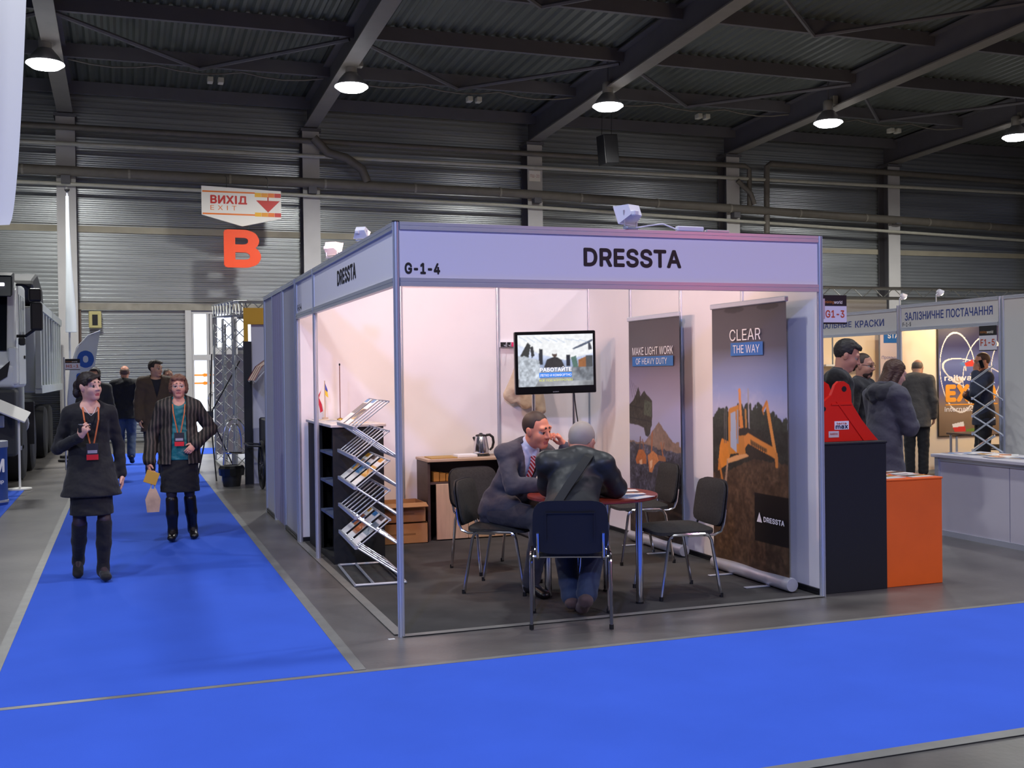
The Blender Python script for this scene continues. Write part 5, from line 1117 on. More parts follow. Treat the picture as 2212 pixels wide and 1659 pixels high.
def hand(F, wr, d, up, side, curl=.5, col=0, sc=1.0, thumb=.6):
    """wrist point, pointing direction d, back-of-hand direction up, side +1 right / -1 left"""
    d = unit(d); up = unit(np.asarray(up, float)-d*np.dot(up, d)); r = np.cross(d, up)   # r points to the right of the hand seen from its back
    t = -r*side
    pc = np.asarray(wr)+d*.045*sc
    F.cap(np.asarray(wr), np.asarray(wr)+d*.03*sc, .024*sc, .026*sc, col, k=.012)
    F.cap(pc-d*.015*sc, pc+d*.025*sc, .036*sc, .038*sc, col, flat=(up, .42), k=.012)
    for i, (o, L) in enumerate(((.030, .068), (.010, .076), (-.010, .070), (-.029, .055))):
        b = pc+d*.038*sc+t*o*sc; ang = curl*(.55+.12*i); a1 = unit(d*math.cos(ang)-up*math.sin(ang)); a2 = unit(d*math.cos(ang*2.1)-up*math.sin(ang*2.1)); a3 = unit(d*math.cos(ang*3.0)-up*math.sin(ang*3.0))
        p1 = b+a1*L*.48*sc; p2 = p1+a2*L*.32*sc; p3 = p2+a3*L*.24*sc
        F.cap(b-d*.012, p1, .0100*sc, .0092*sc, col, k=.004); F.cap(p1, p2, .0092*sc, .0085*sc, col, k=.004); F.cap(p2, p3, .0085*sc, .0072*sc, col, k=.004)
    tb = pc-d*.025*sc+t*.026*sc; td = unit(d*.75+t*.75-up*thumb*curl); p1 = tb+td*.042*sc; p2 = p1+unit(td+d*.5-t*.35*curl)*.032*sc
    F.cap(tb, p1, .014*sc, .011*sc, col, k=.008); F.cap(p1, p2, .011*sc, .0085*sc, col, k=.004)
def head(F, H, R, s, fem, cols):
    """cols indices: 0 skin 1 lips 2 brow 3 eye white 4 iris 5 skin shade"""
    def q(x, y, z): return np.asarray(H)+R@(np.array([x, y, z])*s)
    e = lambda c, r, col=0, k=.012: F.ell(q(*c), np.array(r)*s, col, R, k)
    e((0, -.012, .028), (.074, .094, .090), 0, .02); e((0, .02, -.03), (.062 if not fem else .058, .072, .082), 0, .03); e((0, .012, -.06), (.054 if not fem else .047, .066, .050), 0, .03)
    jw = .010 if fem else .014; F.cap(q(-jw, .066, -.096), q(jw, .066, -.096), .018*s, .018*s, 0, k=.03)
    e((-.036, .058, -.03), (.026, .026, .026), 0, .03); e((.036, .058, -.03), (.026, .026, .026), 0, .03)
    F.cap(q(-.04, .078, .03), q(.04, .078, .03), .012*s, .012*s, 0, k=.02)
    F.cap(q(0, .088, .016), q(0, (.104 if fem else .108), -.026), .0085*s, (.0115 if fem else .0135)*s, 0, k=.012); e((-.013, .095, -.03), (.010, .012, .009), 0, .008); e((.013, .095, -.03), (.010, .012, .009), 0, .008)
    for sx in (-1, 1):
        e((sx*.031, .074, .006), (.0155, .0135, .0095), 3, .004); e((sx*.031, .0835, .006), (.0075, .0065, .0078), 4, .002)
        F.cap(q(sx*.018, .090, .014), q(sx*.046, .079, .013), .0045*s, .0038*s, 0, k=.004)
        F.cap(q(sx*.017, .090, .034), q(sx*.047, .079, .0315), (.0042 if fem else .0052)*s, .0032*s, 2, k=.004)
        e((sx*.073, -.006, -.008), (.010, .019, .030), 0, .008); e((sx*.080, -.010, .004), (.006, .017, .022), 0, .006)
    lw = .016 if fem else .019
    for sx in (-1, 1): F.cap(q(sx*lw, .0815, -.0635), q(0, .0865, -.0625), .0030*s, .0042*s, 1, k=.004)
    F.cap(q(-.010, .0850, -.0700), q(.010, .0850, -.0700), .0042*s, .0042*s, 1, k=.004)
class Person:
    def __init__(s, label, loc, rz, H=1.75, J=None, res=.008, skin='#d9a58c', fem=False, headrot=(0, 0, 0), build=1.0, lips=None, brow='#3a2c24', hs=1.0, category='person'):
        s.t = thing('person', label, category, loc, rz); s.s = H/1.75; s.res = res; s.fem = fem; s.b = build; s.hs = hs*s.s
        s.J = {k: np.array(v, float)*s.s for k, v in STAND.items()}
        for k, v in (J or {}).items(): s.J[k] = np.array(v, float)
        s.R = rotm(*headrot); s.skin = skin; s.lips = lips or '#b4685e'; s.brow = brow; s.legcol = None; s.hands = []
        j = s.J; s.up = unit(j['neck']-j['pel']); s.rt = unit(j['shR']-j['shL']); s.fw = unit(np.cross(s.up, s.rt)); s.rt = np.cross(s.fw, s.up)
    def tl(s, x, y, z):
        """torso frame point: z in 0..1 from pelvis to neck, x,y metres"""
        return s.J['pel']+(s.J['neck']-s.J['pel'])*z+s.rt*x+s.fw*y
    def hand(s, side, d, up, curl=.5, thumb=.6): s.hands.append((side, d, up, curl, thumb))
    def body(s, legcol=None):
        j, sc, b = s.J, s.s, s.b; F = Field(.02); cols = [s.skin, s.lips, s.brow, '#9a8e88', '#2c221e', legcol or s.skin]
        head(F, j['head'], s.R, s.hs, s.fem, cols)
        nb = j['neck']; F.cap(nb-s.up*.03, j['head']-s.R@np.array([0, .012, .055])*s.hs, (.055 if not s.fem else .046)*sc, (.054 if not s.fem else .045)*sc, 0, k=.03)
        F.cap(s.tl(0, 0, .05), s.tl(0, 0, .8), .12*b*sc, .125*b*sc, 0, flat=(s.fw, .66), k=.04); F.cap(s.tl(-.09*sc, 0, .86), s.tl(.09*sc, 0, .86), .06*sc, .06*sc, 0, k=.05)
        for S in 'RL':
            F.cap(nb-s.up*.02, j['sh'+S], .042*sc, .045*sc, 0, k=.04); F.cap(j['sh'+S], j['el'+S], .043*sc, .036*sc, 0); F.cap(j['el'+S], j['wr'+S], .036*sc, .024*sc, 0)
            F.cap(j['hip'+S], j['kn'+S], .074*b*sc, .05*sc, 5, k=.03); F.cap(j['kn'+S], j['an'+S], .05*sc, .034*sc, 5); mid = (j['kn'+S]*.65+j['an'+S]*.35); F.ell(mid-unit(np.cross(s.rt, j['kn'+S]-j['an'+S]))*-.012*sc, np.array([.045, .045, .09])*sc, 5, None, .03)
            F.cap(j['an'+S], j['toe'+S], .034*sc, .026*sc, 5)
        for side, d, up, curl, th in s.hands: hand(F, j['wrR' if side > 0 else 'wrL'], d, up, side, curl, 0, sc*(.93 if s.fem else 1.03), th)
        fr = .0040 if s.res < .0075 else (.0055 if s.res < .0095 else .0085)
        fine = [(j['head'], np.array([.105, .125, .14])*s.hs, fr)]
        for side, d, up, curl, th in s.hands:
            if s.res < .0085: w_ = j['wrR' if side > 0 else 'wrL']; fine.append((w_+unit(d)*.07, np.array([.09, .09, .09]), .0048))
        return put('body', F.mesh('body', .0125 if s.res < .0085 else .017, cols, M_skin, fine), s.t)
    def torso(s, F, o, hemz, hemr=None, col=0, depth=.68, shoulder=.058, waist=None, sleeves=True, sleeve_end=.93, sr=(.052, .045, .037), hemd=None):
        j, sc, b = s.J, s.s, s.b; wv = waist or .128
        F.cap(s.tl(0, 0, -.02), s.tl(0, 0, .35), (.150*b+o)*sc, (wv*b+o)*sc, col, flat=(s.fw, depth), k=.05)
        F.cap(s.tl(0, 0, .35), s.tl(0, .005, .72), (wv*b+o)*sc, (.146*b+o)*sc, col, flat=(s.fw, depth), k=.05)
        F.cap(s.tl(-.10*sc, 0, .86), s.tl(.10*sc, 0, .86), (shoulder+.012+o)*sc, None, col, k=.06)
        for S in 'RL':
            F.cap(s.tl(0, -.01, .97), j['sh'+S], (.045+o)*sc, (shoulder+o)*sc, col, k=.05)
            if sleeves:
                F.cap(j['sh'+S], j['el'+S], (sr[0]+o)*sc, (sr[1]+o)*sc, col, k=.03); e = j['el'+S]+(j['wr'+S]-j['el'+S])*sleeve_end; F.cap(j['el'+S], e, (sr[1]+o)*sc, (sr[2]+o)*sc, col, k=.015)
    def part(s, name, F, cols, m, res=None, label=None):
        o = put(name, F.mesh(name, res or s.res, cols, m), s.t)
        if label: o['label'] = label
        return o
    def hem(s, F, z0, z1, r0, r1, col=0, depth=.72, c0=None, c1=None):
        a = np.array(c0 if c0 is not None else (s.J['pel'][0], s.J['pel'][1], z0)); b = np.array(c1 if c1 is not None else (s.J['pel'][0], s.J['pel'][1], z1))
        F.cap(a, b, r0, r1, col, flat=(np.array([0, 1, 0]), depth), k=.04); F.cut(lambda P: (P[..., 2]-z1)*-1.0*-1.0 if False else (P[..., 2]-z1))
    def trousers(s, col, o=.012, r=(.088, .066, .058), end=.97, name='trousers', m=None, hipz=0.0, fold=.003):
        j, sc, b = s.J, s.s, s.b; F = Field(.03); F.fold = (fold, 38)
        F.cap(s.tl(-.05*sc, 0, -.02), s.tl(.05*sc, 0, -.02), (.084*b+o)*sc, None, 0, k=.03); F.cap(s.tl(0, 0, 0), s.tl(0, 0, .22), (.120*b+o)*sc, (.110*b+o)*sc, 0, flat=(s.fw, .64), k=.03)
        for S in 'RL':
            F.cap(j['hip'+S], j['kn'+S], (r[0]*b+o)*sc, (r[1]+o)*sc, 0); F.cap(j['kn'+S], j['kn'+S]+(j['an'+S]-j['kn'+S])*end, (r[1]+o)*sc, (r[2]+o)*sc, 0, k=.02)
        return s.part(name, F, [col], m or M_cloth, max(s.res, .0095))
    def shoes(s, col, boot=None, heel=0, m=None, name='shoe'):
        j, sc = s.J, s.s
        for S in 'RL':
            F = Field(.02); a, t = j['an'+S], j['toe'+S]; d = unit(t-a); g = t-a; low = V3(0, 0, -1)
            ax = unit(j['kn'+S]-a); fl = unit(np.array([g[0], g[1], g[2]*.3]))
            heelp = a-ax*.045*sc-unit(g-ax*(g@ax))*.035*sc; nrm = unit(np.cross(np.cross(t-heelp, ax), t-heelp))
            F.cap(heelp, t, .038*sc, .036*sc, 0, flat=(nrm, .75), k=.03); F.cap(a, a-ax*.03*sc, .045*sc, .045*sc, 0, k=.03); F.cap((a+t)/2, t, .034*sc, .034*sc, 0, flat=(nrm, .7), k=.03)
            if heel: F.cap(heelp, heelp-ax*heel, .022*sc, .018*sc, 0, k=.01)
            if boot is not None:
                k2 = a+(j['kn'+S]-a)*boot; mid = (a*.45+k2*.55); F.cap(a, mid, .046*sc, .060*sc, 0, k=.03); F.cap(mid, k2, .060*sc, .063*sc, 0, k=.02)
            s.part(name if boot is None else 'boot', F, [col], m or M_shoe)
    def hair(s, col, style='short', col2=None, extra=None, line=.07):
        R, H, q = s.R, s.J['head'], s.hs; F = Field(.015); P = lambda x, y, z: H+R@(np.array([x, y, z])*q)
        e = lambda c, r, k=.015, cc=0: F.ell(P(*c), np.array(r)*q, cc, R, k)
        def cut(fn):                      # fn(x,y,z) in head units, removed where negative
            def g(X):
                L = ((X-H)@R)/q; return fn(L[..., 0], L[..., 1], L[..., 2])*q
            F.cut(g)
        def face(y0, zt, w):              # clear the face: ahead of y0, below zt, within w
            cut(lambda x, y, z: np.maximum(np.maximum(y0-y, z-zt), np.abs(x)-w))
        if style in ('short', 'full'):
            if style == 'short': e((0, -.020, .033), (.0785, .096, .093))
            else: e((0, -.018, .038), (.085, .104, .099)); e((-.02, .055, .085), (.055, .035, .032)); F.fold = (.0025, 170)
            cut(lambda x, y, z: np.maximum(.030-y, z-(line+.10*np.abs(x))))             # hairline over the forehead
            cut(lambda x, y, z: np.maximum(-.012-y, z-.020))                           # in front of the ears
            cut(lambda x, y, z: np.maximum(np.maximum(-.035-y, z+.012), .055-np.abs(x)))  # around the ears
            cut(lambda x, y, z: z+.065)                                                # nape
        elif style == 'bald':
            e((0, -.020, .024), (.0785, .095, .085)); cut(lambda x, y, z: .070-z+.35*np.minimum(y+.04, 0)); cut(lambda x, y, z: np.maximum(-.010-y, z-.045) if False else (-.004-y)); cut(lambda x, y, z: np.maximum(np.maximum(-.035-y, z+.012), .055-np.abs(x))); cut(lambda x, y, z: z+.062)
        elif style == 'bob':
            e((0, -.022, .036), (.092, .108, .100)); e((-.072, -.015, -.015), (.030, .050, .062)); e((.072, -.015, -.015), (.030, .050, .062)); e((0, -.075, -.025), (.072, .042, .062)); e((-.03, .06, .085), (.05, .035, .03)); e((.04, .055, .085), (.04, .035, .03))
            face(.035, .066, .066); F.fold = (.0035, 150)
        elif style == 'updo':
            e((0, -.020, .036), (.082, .100, .094)); e((0, -.125, .01), (.048, .048, .052)); e((.025, -.13, -.05), (.035, .03, .045)); e((-.03, -.12, -.07), (.02, .02, .03)); F.cap(P(-.05, .06, .082), P(.055, .075, .062), .020*q, .018*q); F.cap(P(.055, .075, .062), P(.072, .05, .02), .018*q, .010*q); F.cap(P(-.068, .045, .06), P(-.078, .02, -.01), .013*q, .008*q)
            cut(lambda x, y, z: np.maximum(np.maximum(.036-y, z-(.060-.25*x)), np.abs(x)-.066)); cut(lambda x, y, z: np.maximum(np.maximum(-.035-y, z+.0), np.minimum(.055-np.abs(x), 9))); F.fold = (.0022, 160)
        elif style == 'long':
            e((0, -.02, .036), (.088, .104, .098)); F.cap(P(0, -.06, .02), P(0, -.075, -.14), .080*q, .085*q, 0, flat=(R@np.array([0, 1, 0]), .6)); F.cap(P(-.06, .0, .0), P(-.07, -.02, -.15), .035*q, .03*q); F.cap(P(.06, .0, .0), P(.07, -.02, -.15), .035*q, .03*q)
            face(.035, .066, .062); F.fold = (.003, 150)
        if extra: extra(F, P, q)
        return s.part('hair', F, [col, col2 or col], M_hair, min(s.res, .006))
    def strap(s, name, pts, w, t, col, m=M_cloth):
        """flat ribbon through torso-frame points"""
        mb = MB(); P = [Vector(p) for p in pts]; n = Vector(s.fw); vs = []
        for i, p in enumerate(P):
            tg = (P[min(i+1, len(P)-1)]-P[max(i-1, 0)]).normalized(); b = tg.cross(n).normalized()*w/2
            vs += [p-b, p+b, p+b+n*t, p-b+n*t]
        fs = []
        for i in range(len(P)-1):
            for k in range(4): fs.append((4*i+k, 4*i+(k+1) % 4, 4*i+4+(k+1) % 4, 4*i+4+k))
        fs += [(0, 1, 2, 3), tuple(4*(len(P)-1)+k for k in (3, 2, 1, 0))]
        mb.add(vs, fs); return obj(name, mb, col if not isinstance(col, str) else mat('ribbon_'+col, col, .6), s.t)
    def vee(s, F, z0, z1, w, y0=.02):
        """open a V in the chest front of a garment: from point at z0 (torso fraction) to half-width w at z1"""
        pel, L = s.J['pel'], np.linalg.norm(s.J['neck']-s.J['pel'])
        def fn(P):
            q = P-pel; x = q@s.rt; y = q@s.fw; z = (q@s.up)/L; hw = w*(z-z0)/(z1-z0)
            return np.maximum(np.maximum(np.abs(x)-hw, (z0-z)*L), y0-y)
        F.cut(fn)
def lanyard(p, z, y, badge=True):
    """orange lanyard with a red badge"""
    sc = p.s; y0 = y
    for sx in (-1, 1): p.strap('lanyard', [p.tl(sx*.055*sc, .02, 1.0), p.tl(sx*.062*sc, y0*.62, .93), p.tl(sx*.055*sc, y0*.95, .75), p.tl(sx*.03*sc, y0*1.02, .5), p.tl(sx*.008*sc, y0*1.0, z+.06)], .011, .003, '#c0602c')
    c = Vector(p.tl(0, y0*1.02+.012, z)); Rm = Matrix((Vector(p.rt), Vector(p.fw), Vector(p.up))).transposed().to_4x4(); Mx = Matrix.Translation(c) @ Rm
    b = obj('badge', MB().rbox(-.045, .045, -.002, .003, -.065, .065, .003, 1, Mx), mat('badge_dark', '#2c2a30', .4), p.t)
    obj('badge_band', MB().box(-.043, .043, .003, .005, -.063, -.022, Mx), mat('badge_red', '#d8232c', .4), b); obj('badge_text', MB().box(-.035, .035, .003, .005, -.012, .012, Mx), mat('badge_grey', '#a49ca8', .4), b)
exec_people = True
# --- woman in black, walking towards the camera
def woman_black():
    s = 1.63/1.75
    J = dict(shR=(.150, -.01, 1.305), shL=(-.150, -.01, 1.305), elR=(.235, -.06, 1.03), wrR=(.09, .20, 1.13), elL=(-.215, -.05, 1.04), wrL=(-.235, -.02, .80), knL=(-.085, .10, .47), anL=(-.075, .06, .085), toeL=(-.08, .22, .04), hipL=(-.085, 0, .86), hipR=(.085, 0, .86), knR=(.09, .03, .455), anR=(.085, -.20, .13), toeR=(.10, -.08, .035))
    p = Person('woman in black dress and boots holding a small camera, walking up the aisle', (-1.815, 2.78, .006), PI+.12, 1.63, J, .0065, '#e0aa98', True, (.62, -.02, .06), 1.06, lips='#b0525a', brow='#2a1c1a')
    p.hand(1, (-.25, .35, .55), (.55, .7, -.1), 1.0); p.hand(-1, (.02, .15, -1), (-1, .1, 0), .45)
    p.body('#3a2c34')
    F = Field(.03); F.fold = (.004, 30); p.torso(F, .010, 0, sr=(.044, .039, .034), shoulder=.042, waist=.118); p.hem(F, .95, .66, .155, .225, depth=.84, c0=(0, .0, .95), c1=(0, .03, .66))
    c = p.tl(0, .06, 1.0); F.cut(lambda P: np.linalg.norm((P-c)/np.array([1.0, 1.0, 1.0]), axis=-1)-.076)
    p.part('tunic', F, ['#17151a'], M_cloth)
    F = Field(.02); F.fold = (.003, 40); p.hem(F, .80, .515, .150, .162, depth=1.0, c0=(0, .02, .80), c1=(0, .04, .515)); p.part('skirt', F, ['#131216'], M_cloth)
    p.shoes('#121014', boot=.93, heel=.05, m=M_cloth); p.hair('#221718', 'updo'); lanyard(p, .22, .15)
    p.strap('necklace', [p.tl(-.045, .075, .97), p.tl(-.02, .115, .86), p.tl(0, .125, .82), p.tl(.02, .115, .86), p.tl(.045, .075, .97)], .004, .003, '#c9c4c8')
    return p
def woman_teal():
    J = dict(shR=(.155, -.01, 1.285), shL=(-.155, -.01, 1.285), elR=(.25, -.05, 1.02), wrR=(.285, .06, .76), elL=(-.30, -.06, 1.06), wrL=(-.145, .13, .93), knR=(.08, .06, .46), anR=(.075, .02, .085), toeR=(.085, .16, .04), knL=(-.085, .02, .46), anL=(-.11, -.10, .10), toeL=(-.125, .03, .035), hipR=(.09, 0, .86), hipL=(-.09, 0, .86))
    p = Person('woman in teal blouse and striped jacket with red badge, walking up the aisle', (-1.06, 4.64, .006), PI-.05, 1.60, J, .007, '#d99a86', True, (.0, .0, .0), 1.16, lips='#a85a58', brow='#6a4a3c')
    p.hand(1, (-.1, .2, -1), (1, .2, 0), .9); p.hand(-1, (.5, .4, -.5), (-.3, .8, .3), .6); p.body('#2a2226')
    F = Field(.03); F.fold = (.004, 45); p.torso(F, .012, 0, sleeves=False, shoulder=.05); p.hem(F, .95, .78, .165, .175, depth=.76); c = p.tl(0, .07, 1.02); F.cut(lambda P: np.linalg.norm(P-c, axis=-1)-.06)
    p.part('blouse', F, ['#0f6a70'], M_satin)
    F = Field(.03); F.fold = (.005, 26); p.torso(F, .026, 0, sr=(.046, .042, .038), shoulder=.044, waist=.12); p.hem(F, .95, .74, .178, .205, depth=.76)
    F.cut(lambda P: np.maximum(np.abs(P[..., 0])-.062-.05*np.clip(1.1-P[..., 2], 0, .4), -P[..., 1]-.0))
    o = p.part('jacket', F, ['#33291f'], MATS.get('striped') or striped())
    F = Field(.02); F.fold = (.003, 40); p.hem(F, .85, .47, .165, .185, depth=.76); p.part('skirt', F, ['#141216'], M_cloth)
    p.shoes('#141012', boot=.82, heel=.05); p.hair('#7a5240', 'bob'); lanyard(p, .20, .165)
    R, H = p.R, p.J['head']; mb = MB()
    for sx in (-1, 1): mb.tube([tuple(H+R@(np.array([sx*.032+.021*math.cos(a), .098, .004+.017*math.sin(a)])*p.hs)) for a in np.linspace(0, 2*PI, 13)[:-1]], .0016, 5, closed=True); mb.tube([tuple(H+R@(np.array([sx*.052, .096, .008])*p.hs)), tuple(H+R@(np.array([sx*.076, .0, .01])*p.hs))], .0014, 5)
    mb.tube([tuple(H+R@(np.array([-.012, .102, .006])*p.hs)), tuple(H+R@(np.array([.012, .102, .006])*p.hs))], .0016, 5); obj('glasses', mb, M_alu, p.t)
    return p
def striped():
    m = vmat('striped', .75); nt = m.node_tree; b = nt.nodes['Principled BSDF']; tc = nt.nodes.new('ShaderNodeTexCoord'); w = nt.nodes.new('ShaderNodeTexWave'); w.inputs['Scale'].default_value = 9; w.inputs['Distortion'].default_value = 2.5; w.bands_direction = 'X'
    nt.links.new(tc.outputs['Object'], w.inputs['Vector']); r = nt.nodes.new('ShaderNodeValToRGB'); r.color_ramp.elements[0].color = (*srgb('#1c1816'), 1); r.color_ramp.elements[1].color = (*srgb('#5c5048'), 1); r.color_ramp.elements[0].position = .45
    nt.links.new(w.outputs[0], r.inputs[0]); nt.links.new(r.outputs[0], b.inputs['Base Color']); return m
woman_black(); pt = woman_teal()
def place(p, loc):   # world point of a person's local point
    return p.t.matrix_basis @ Vector(loc)
# things held
bpy.context.view_layer.update()
hc_ = thing('compact_camera', 'small dark compact camera in the hand of the woman in black', 'camera', (-1.845, 2.56, 1.20), .5)
obj('body', MB().rbox(-.05, .05, -.012, .014, -.03, .03, .006, 2), mat('camera_dark', '#1c1c22', .35), hc_); obj('lens', MB().lathe([(0, 0), (.022, 0), (.02, .014), (0, .014)], 16, M=Matrix.Translation((.01, -.012, 0)) @ Matrix.Rotation(PI/2, 4, 'X')), M_gloss, hc_, True); obj('top_plate', MB().box(-.045, .045, -.01, .012, .030, .034), M_alu, hc_)
hx, hy = -1.345, 4.56
bk = obj('booklet', MB().rbox(-.07, .05, -.008, .008, -.06, .06, .002, 1, Matrix.Translation((hx+.03, hy-.03, .625)) @ Matrix.Rotation(.35, 4, 'Y')), mat('booklet_yellow', '#d8a848', .6), None); tag(bk, 'yellow booklet held by the woman in the teal blouse', 'booklet')
bg = thing('paper_bag', 'small pale paper bag dangling from the hand of the woman in teal', 'bag', (hx+.03, hy-.02, .30))
obj('pouch', MB().add([(-.055, -.03, 0), (.055, -.03, 0), (.055, .03, 0), (-.055, .03, 0), (-.07, -.035, .12), (.07, -.035, .12), (.07, .035, .12), (-.07, .035, .12), (-.03, -.012, .22), (.03, -.012, .22), (.03, .012, .22), (-.03, .012, .22)], [(3, 2, 1, 0), (0, 1, 5, 4), (1, 2, 6, 5), (2, 3, 7, 6), (3, 0, 4, 7), (4, 5, 9, 8), (5, 6, 10, 9), (6, 7, 11, 10), (7, 4, 8, 11), (8, 9, 10, 11)]), mat('bag_pale', '#c8a898', .7, noise=.2, scale=12), bg, True)
obj('strap', MB().tube([(-.02, 0, .21), (-.012, .0, .27), (.005, 0, .33)], .006, 5), mat('bag_strap', '#d8d0b8', .6), bg); obj('strap', MB().tube([(.02, 0, .21), (.015, .0, .27), (.008, 0, .33)], .006, 5), mat('bag_strap', '#d8d0b8'), bg)

# --- generic standing man
def man(label, loc, rz, H, skin, jacket, trousers, hair, style='short', headrot=(0, 0, 0), J=None, build=1.0, coat=.80, res=.0125, shirt=None, extra=None, open_front=False, tie=None, m=M_cloth, hands=True, shoecol='#18161a', loose=.02, hood=None, brow=None, beard=None):
    p = Person(label, loc, rz, H, J, res, skin, False, headrot, build, brow=brow or hair)
    if hands:
        for sd in (1, -1):
            S = 'R' if sd > 0 else 'L'; d = unit(p.J['wr'+S]-p.J['el'+S]); p.hand(sd, d, (sd, .2, 0), .6)
    p.body(trousers)
    F = Field(.03); F.fold = (.005, 24); p.torso(F, loose, 0); p.hem(F, .97*p.s, coat*p.s, (.150*build+loose)*p.s, (.172*build+loose)*p.s, depth=.78)
    if shirt: p.vee(F, .45, 1.0, .075)
    if hood:
        for a in np.linspace(.3, 2*PI-.3, 11): F.cap(p.tl(.098*math.sin(a), .0+.105*math.cos(a), 1.03-.20*max(math.cos(a), 0)), p.tl(.098*math.sin(a+.5), .0+.105*math.cos(a+.5), 1.03-.20*max(math.cos(a+.5), 0)), .034, None, 1)
    p.part('jacket', F, [jacket, hood or jacket], m)
    if shirt:
        G = Field(.03); p.torso(G, .002, 0, sleeves=False, shoulder=.045); G.cap(p.tl(0, -.005, .93), p.tl(0, .0, 1.03), .064*p.s, .060*p.s, 0, k=.02); p.part('shirt', G, [shirt], M_cloth, .013)
    if tie: p.strap('tie', [p.tl(0, .085, .93), p.tl(0, .112, .80), p.tl(0, .12, .6), p.tl(0, .12, .42)], .05, .004, tie)
    p.trousers(trousers); p.shoes(shoecol)
    if hair: p.hair(hair, style, extra=extra)
    if beard:
        B = Field(.012); R, Hh, q = p.R, p.J['head'], p.hs; P = lambda x, y, z: Hh+R@(np.array([x, y, z])*q)
        B.ell(P(0, .020, -.074), np.array([.060, .075, .058])*q, 0, R); B.cap(P(-.022, .088, -.052), P(.022, .088, -.052), .006*q, None, 0); B.cut(lambda X: np.maximum(-.058-((X-Hh)@R)[..., 2]/q, np.abs(((X-Hh)@R)[..., 0]/q)*0+.075-((X-Hh)@R)[..., 1]/q)*q if False else (-.052-((X-Hh)@R)[..., 2]/q-.0)*q); B.cut(lambda X: (((X-Hh)@R)[..., 1]/q-.0)*q); p.part('beard', B, [beard], M_hair)
    return p
man('man in black jacket and blue jeans walking away down the aisle', (-1.55, 14.75, .006), -.05, 1.80, '#c98d76', '#17161b', '#3a4a66', '#6a5248', 'bald', J=dict(anR=(.10, -.22, .16), toeR=(.11, -.12, .05), knR=(.10, .0, .52)), build=1.12)
man('man in brown jacket with cream hood looking aside, behind the woman in teal', (-1.10, 11.4, .006), PI+.1, 1.84, '#c99880', '#4c3c30', '#23232a', '#2c211c', 'full', (.75, .05, 0), build=1.1, coat=.70, shirt='#1c1c2a', hood='#b8a888', loose=.035)
man('man with receding hair partly hidden behind the woman in teal', (-.86, 12.9, .006), PI, 1.72, '#c08a72', '#3a3430', '#2a2a30', '#3c2e26', 'short', (.3, 0, 0))
man('dark haired man mostly hidden behind the woman in black', (-2.0, 12.0, .006), PI, 1.74, '#b98a74', '#2a2a2e', '#26262c', '#241c1a', 'full', (-.4, 0, 0))
# right side
man('young man in black suit looking down beside the red bucket tooth', (4.16, 1.42, 0), -2.15, 1.84, '#c48a72', '#16161c', '#15151a', '#1c1513', 'full', (-.05, .40, 0), J=dict(head=(0, .09, 1.69), neck=(0, .03, 1.53)), res=.007, shirt='#d8d8e2', tie='#8a6a3a', coat=.78)
def ponytail(F, P, q): F.cap(P(0, -.10, .0), P(0, -.13, -.10), .028*q, .022*q); F.cap(P(0, -.13, -.10), P(0, -.11, -.19), .022*q, .012*q)
pb_ = man('bearded man with glasses and ponytail behind the woman in the hooded coat', (5.28, 2.55, 0), -2.55, 1.73, '#b9836c', '#1c1a1f', '#1a1a1f', '#3a261c', 'short', (-.1, .1, 0), extra=ponytail, res=.009, beard='#3a261c')
R, H = pb_.R, pb_.J['head']; mb = MB()
for sx in (-1, 1): mb.tube([tuple(H+R@(np.array([sx*.032+.022*math.cos(a), .098, .004+.016*math.sin(a)])*pb_.hs)) for a in np.linspace(0, 2*PI, 11)[:-1]], .002, 5, closed=True); mb.tube([tuple(H+R@(np.array([sx*.053, .096, .008])*pb_.hs)), tuple(H+R@(np.array([sx*.078, -.005, .01])*pb_.hs))], .002, 5)
obj('glasses', mb, M_dark, pb_.t)
def coat_woman():
    s = 1.66/1.75; J = dict(neck=(0, .06, 1.40), head=(0, .15, 1.53), chest=(0, .03, 1.2), shR=(.175, .045, 1.33), shL=(-.175, .045, 1.33), elR=(.215, .12, 1.06), elL=(-.215, .12, 1.06), wrR=(.05, .27, 1.08), wrL=(-.05, .27, 1.08))
    p = Person('woman in grey hooded coat with long brown hair behind the red bucket tooth', (4.78, 1.62, 0), -1.55, 1.68, J, .008, '#d2a08c', True, (-.25, .35, 0), 1.1)
    p.hand(1, (-.5, .5, 0), (0, .3, 1), .6); p.hand(-1, (.5, .5, 0), (0, .3, 1), .6); p.body('#1c1a20')
    F = Field(.03); F.fold = (.005, 26); p.torso(F, .028, 0, sr=(.062, .056, .048)); p.hem(F, .92, .50, .18, .235, depth=.88)
    F.cap(p.tl(-.07, -.10, .93), p.tl(.07, -.10, .93), .055, None, 1, k=.03); F.cap(p.tl(-.085, -.05, .99), p.tl(-.07, -.12, .85), .045, None, 1, k=.03); F.cap(p.tl(.085, -.05, .99), p.tl(.07, -.12, .85), .045, None, 1, k=.03); F.cap(p.tl(0, -.13, .90), p.tl(0, -.135, .76), .06, .035, 1, k=.03)
    p.part('coat', F, ['#4a4852', '#2e2d33'], M_cloth); p.trousers('#1a181e'); p.shoes('#161418', boot=.7); p.hair('#4a3024', 'long')
coat_woman()
man('balding man in grey suit seen from behind in the railway booth', (9.15, 6.42, 0), -.72, 1.72, '#c08a6c', '#4c4844', '#18171a', '#6a5a4c', 'bald', (-.2, .45, 0), J=dict(head=(.02, .10, 1.57), neck=(0, .03, 1.45)), coat=.74, build=1.1)
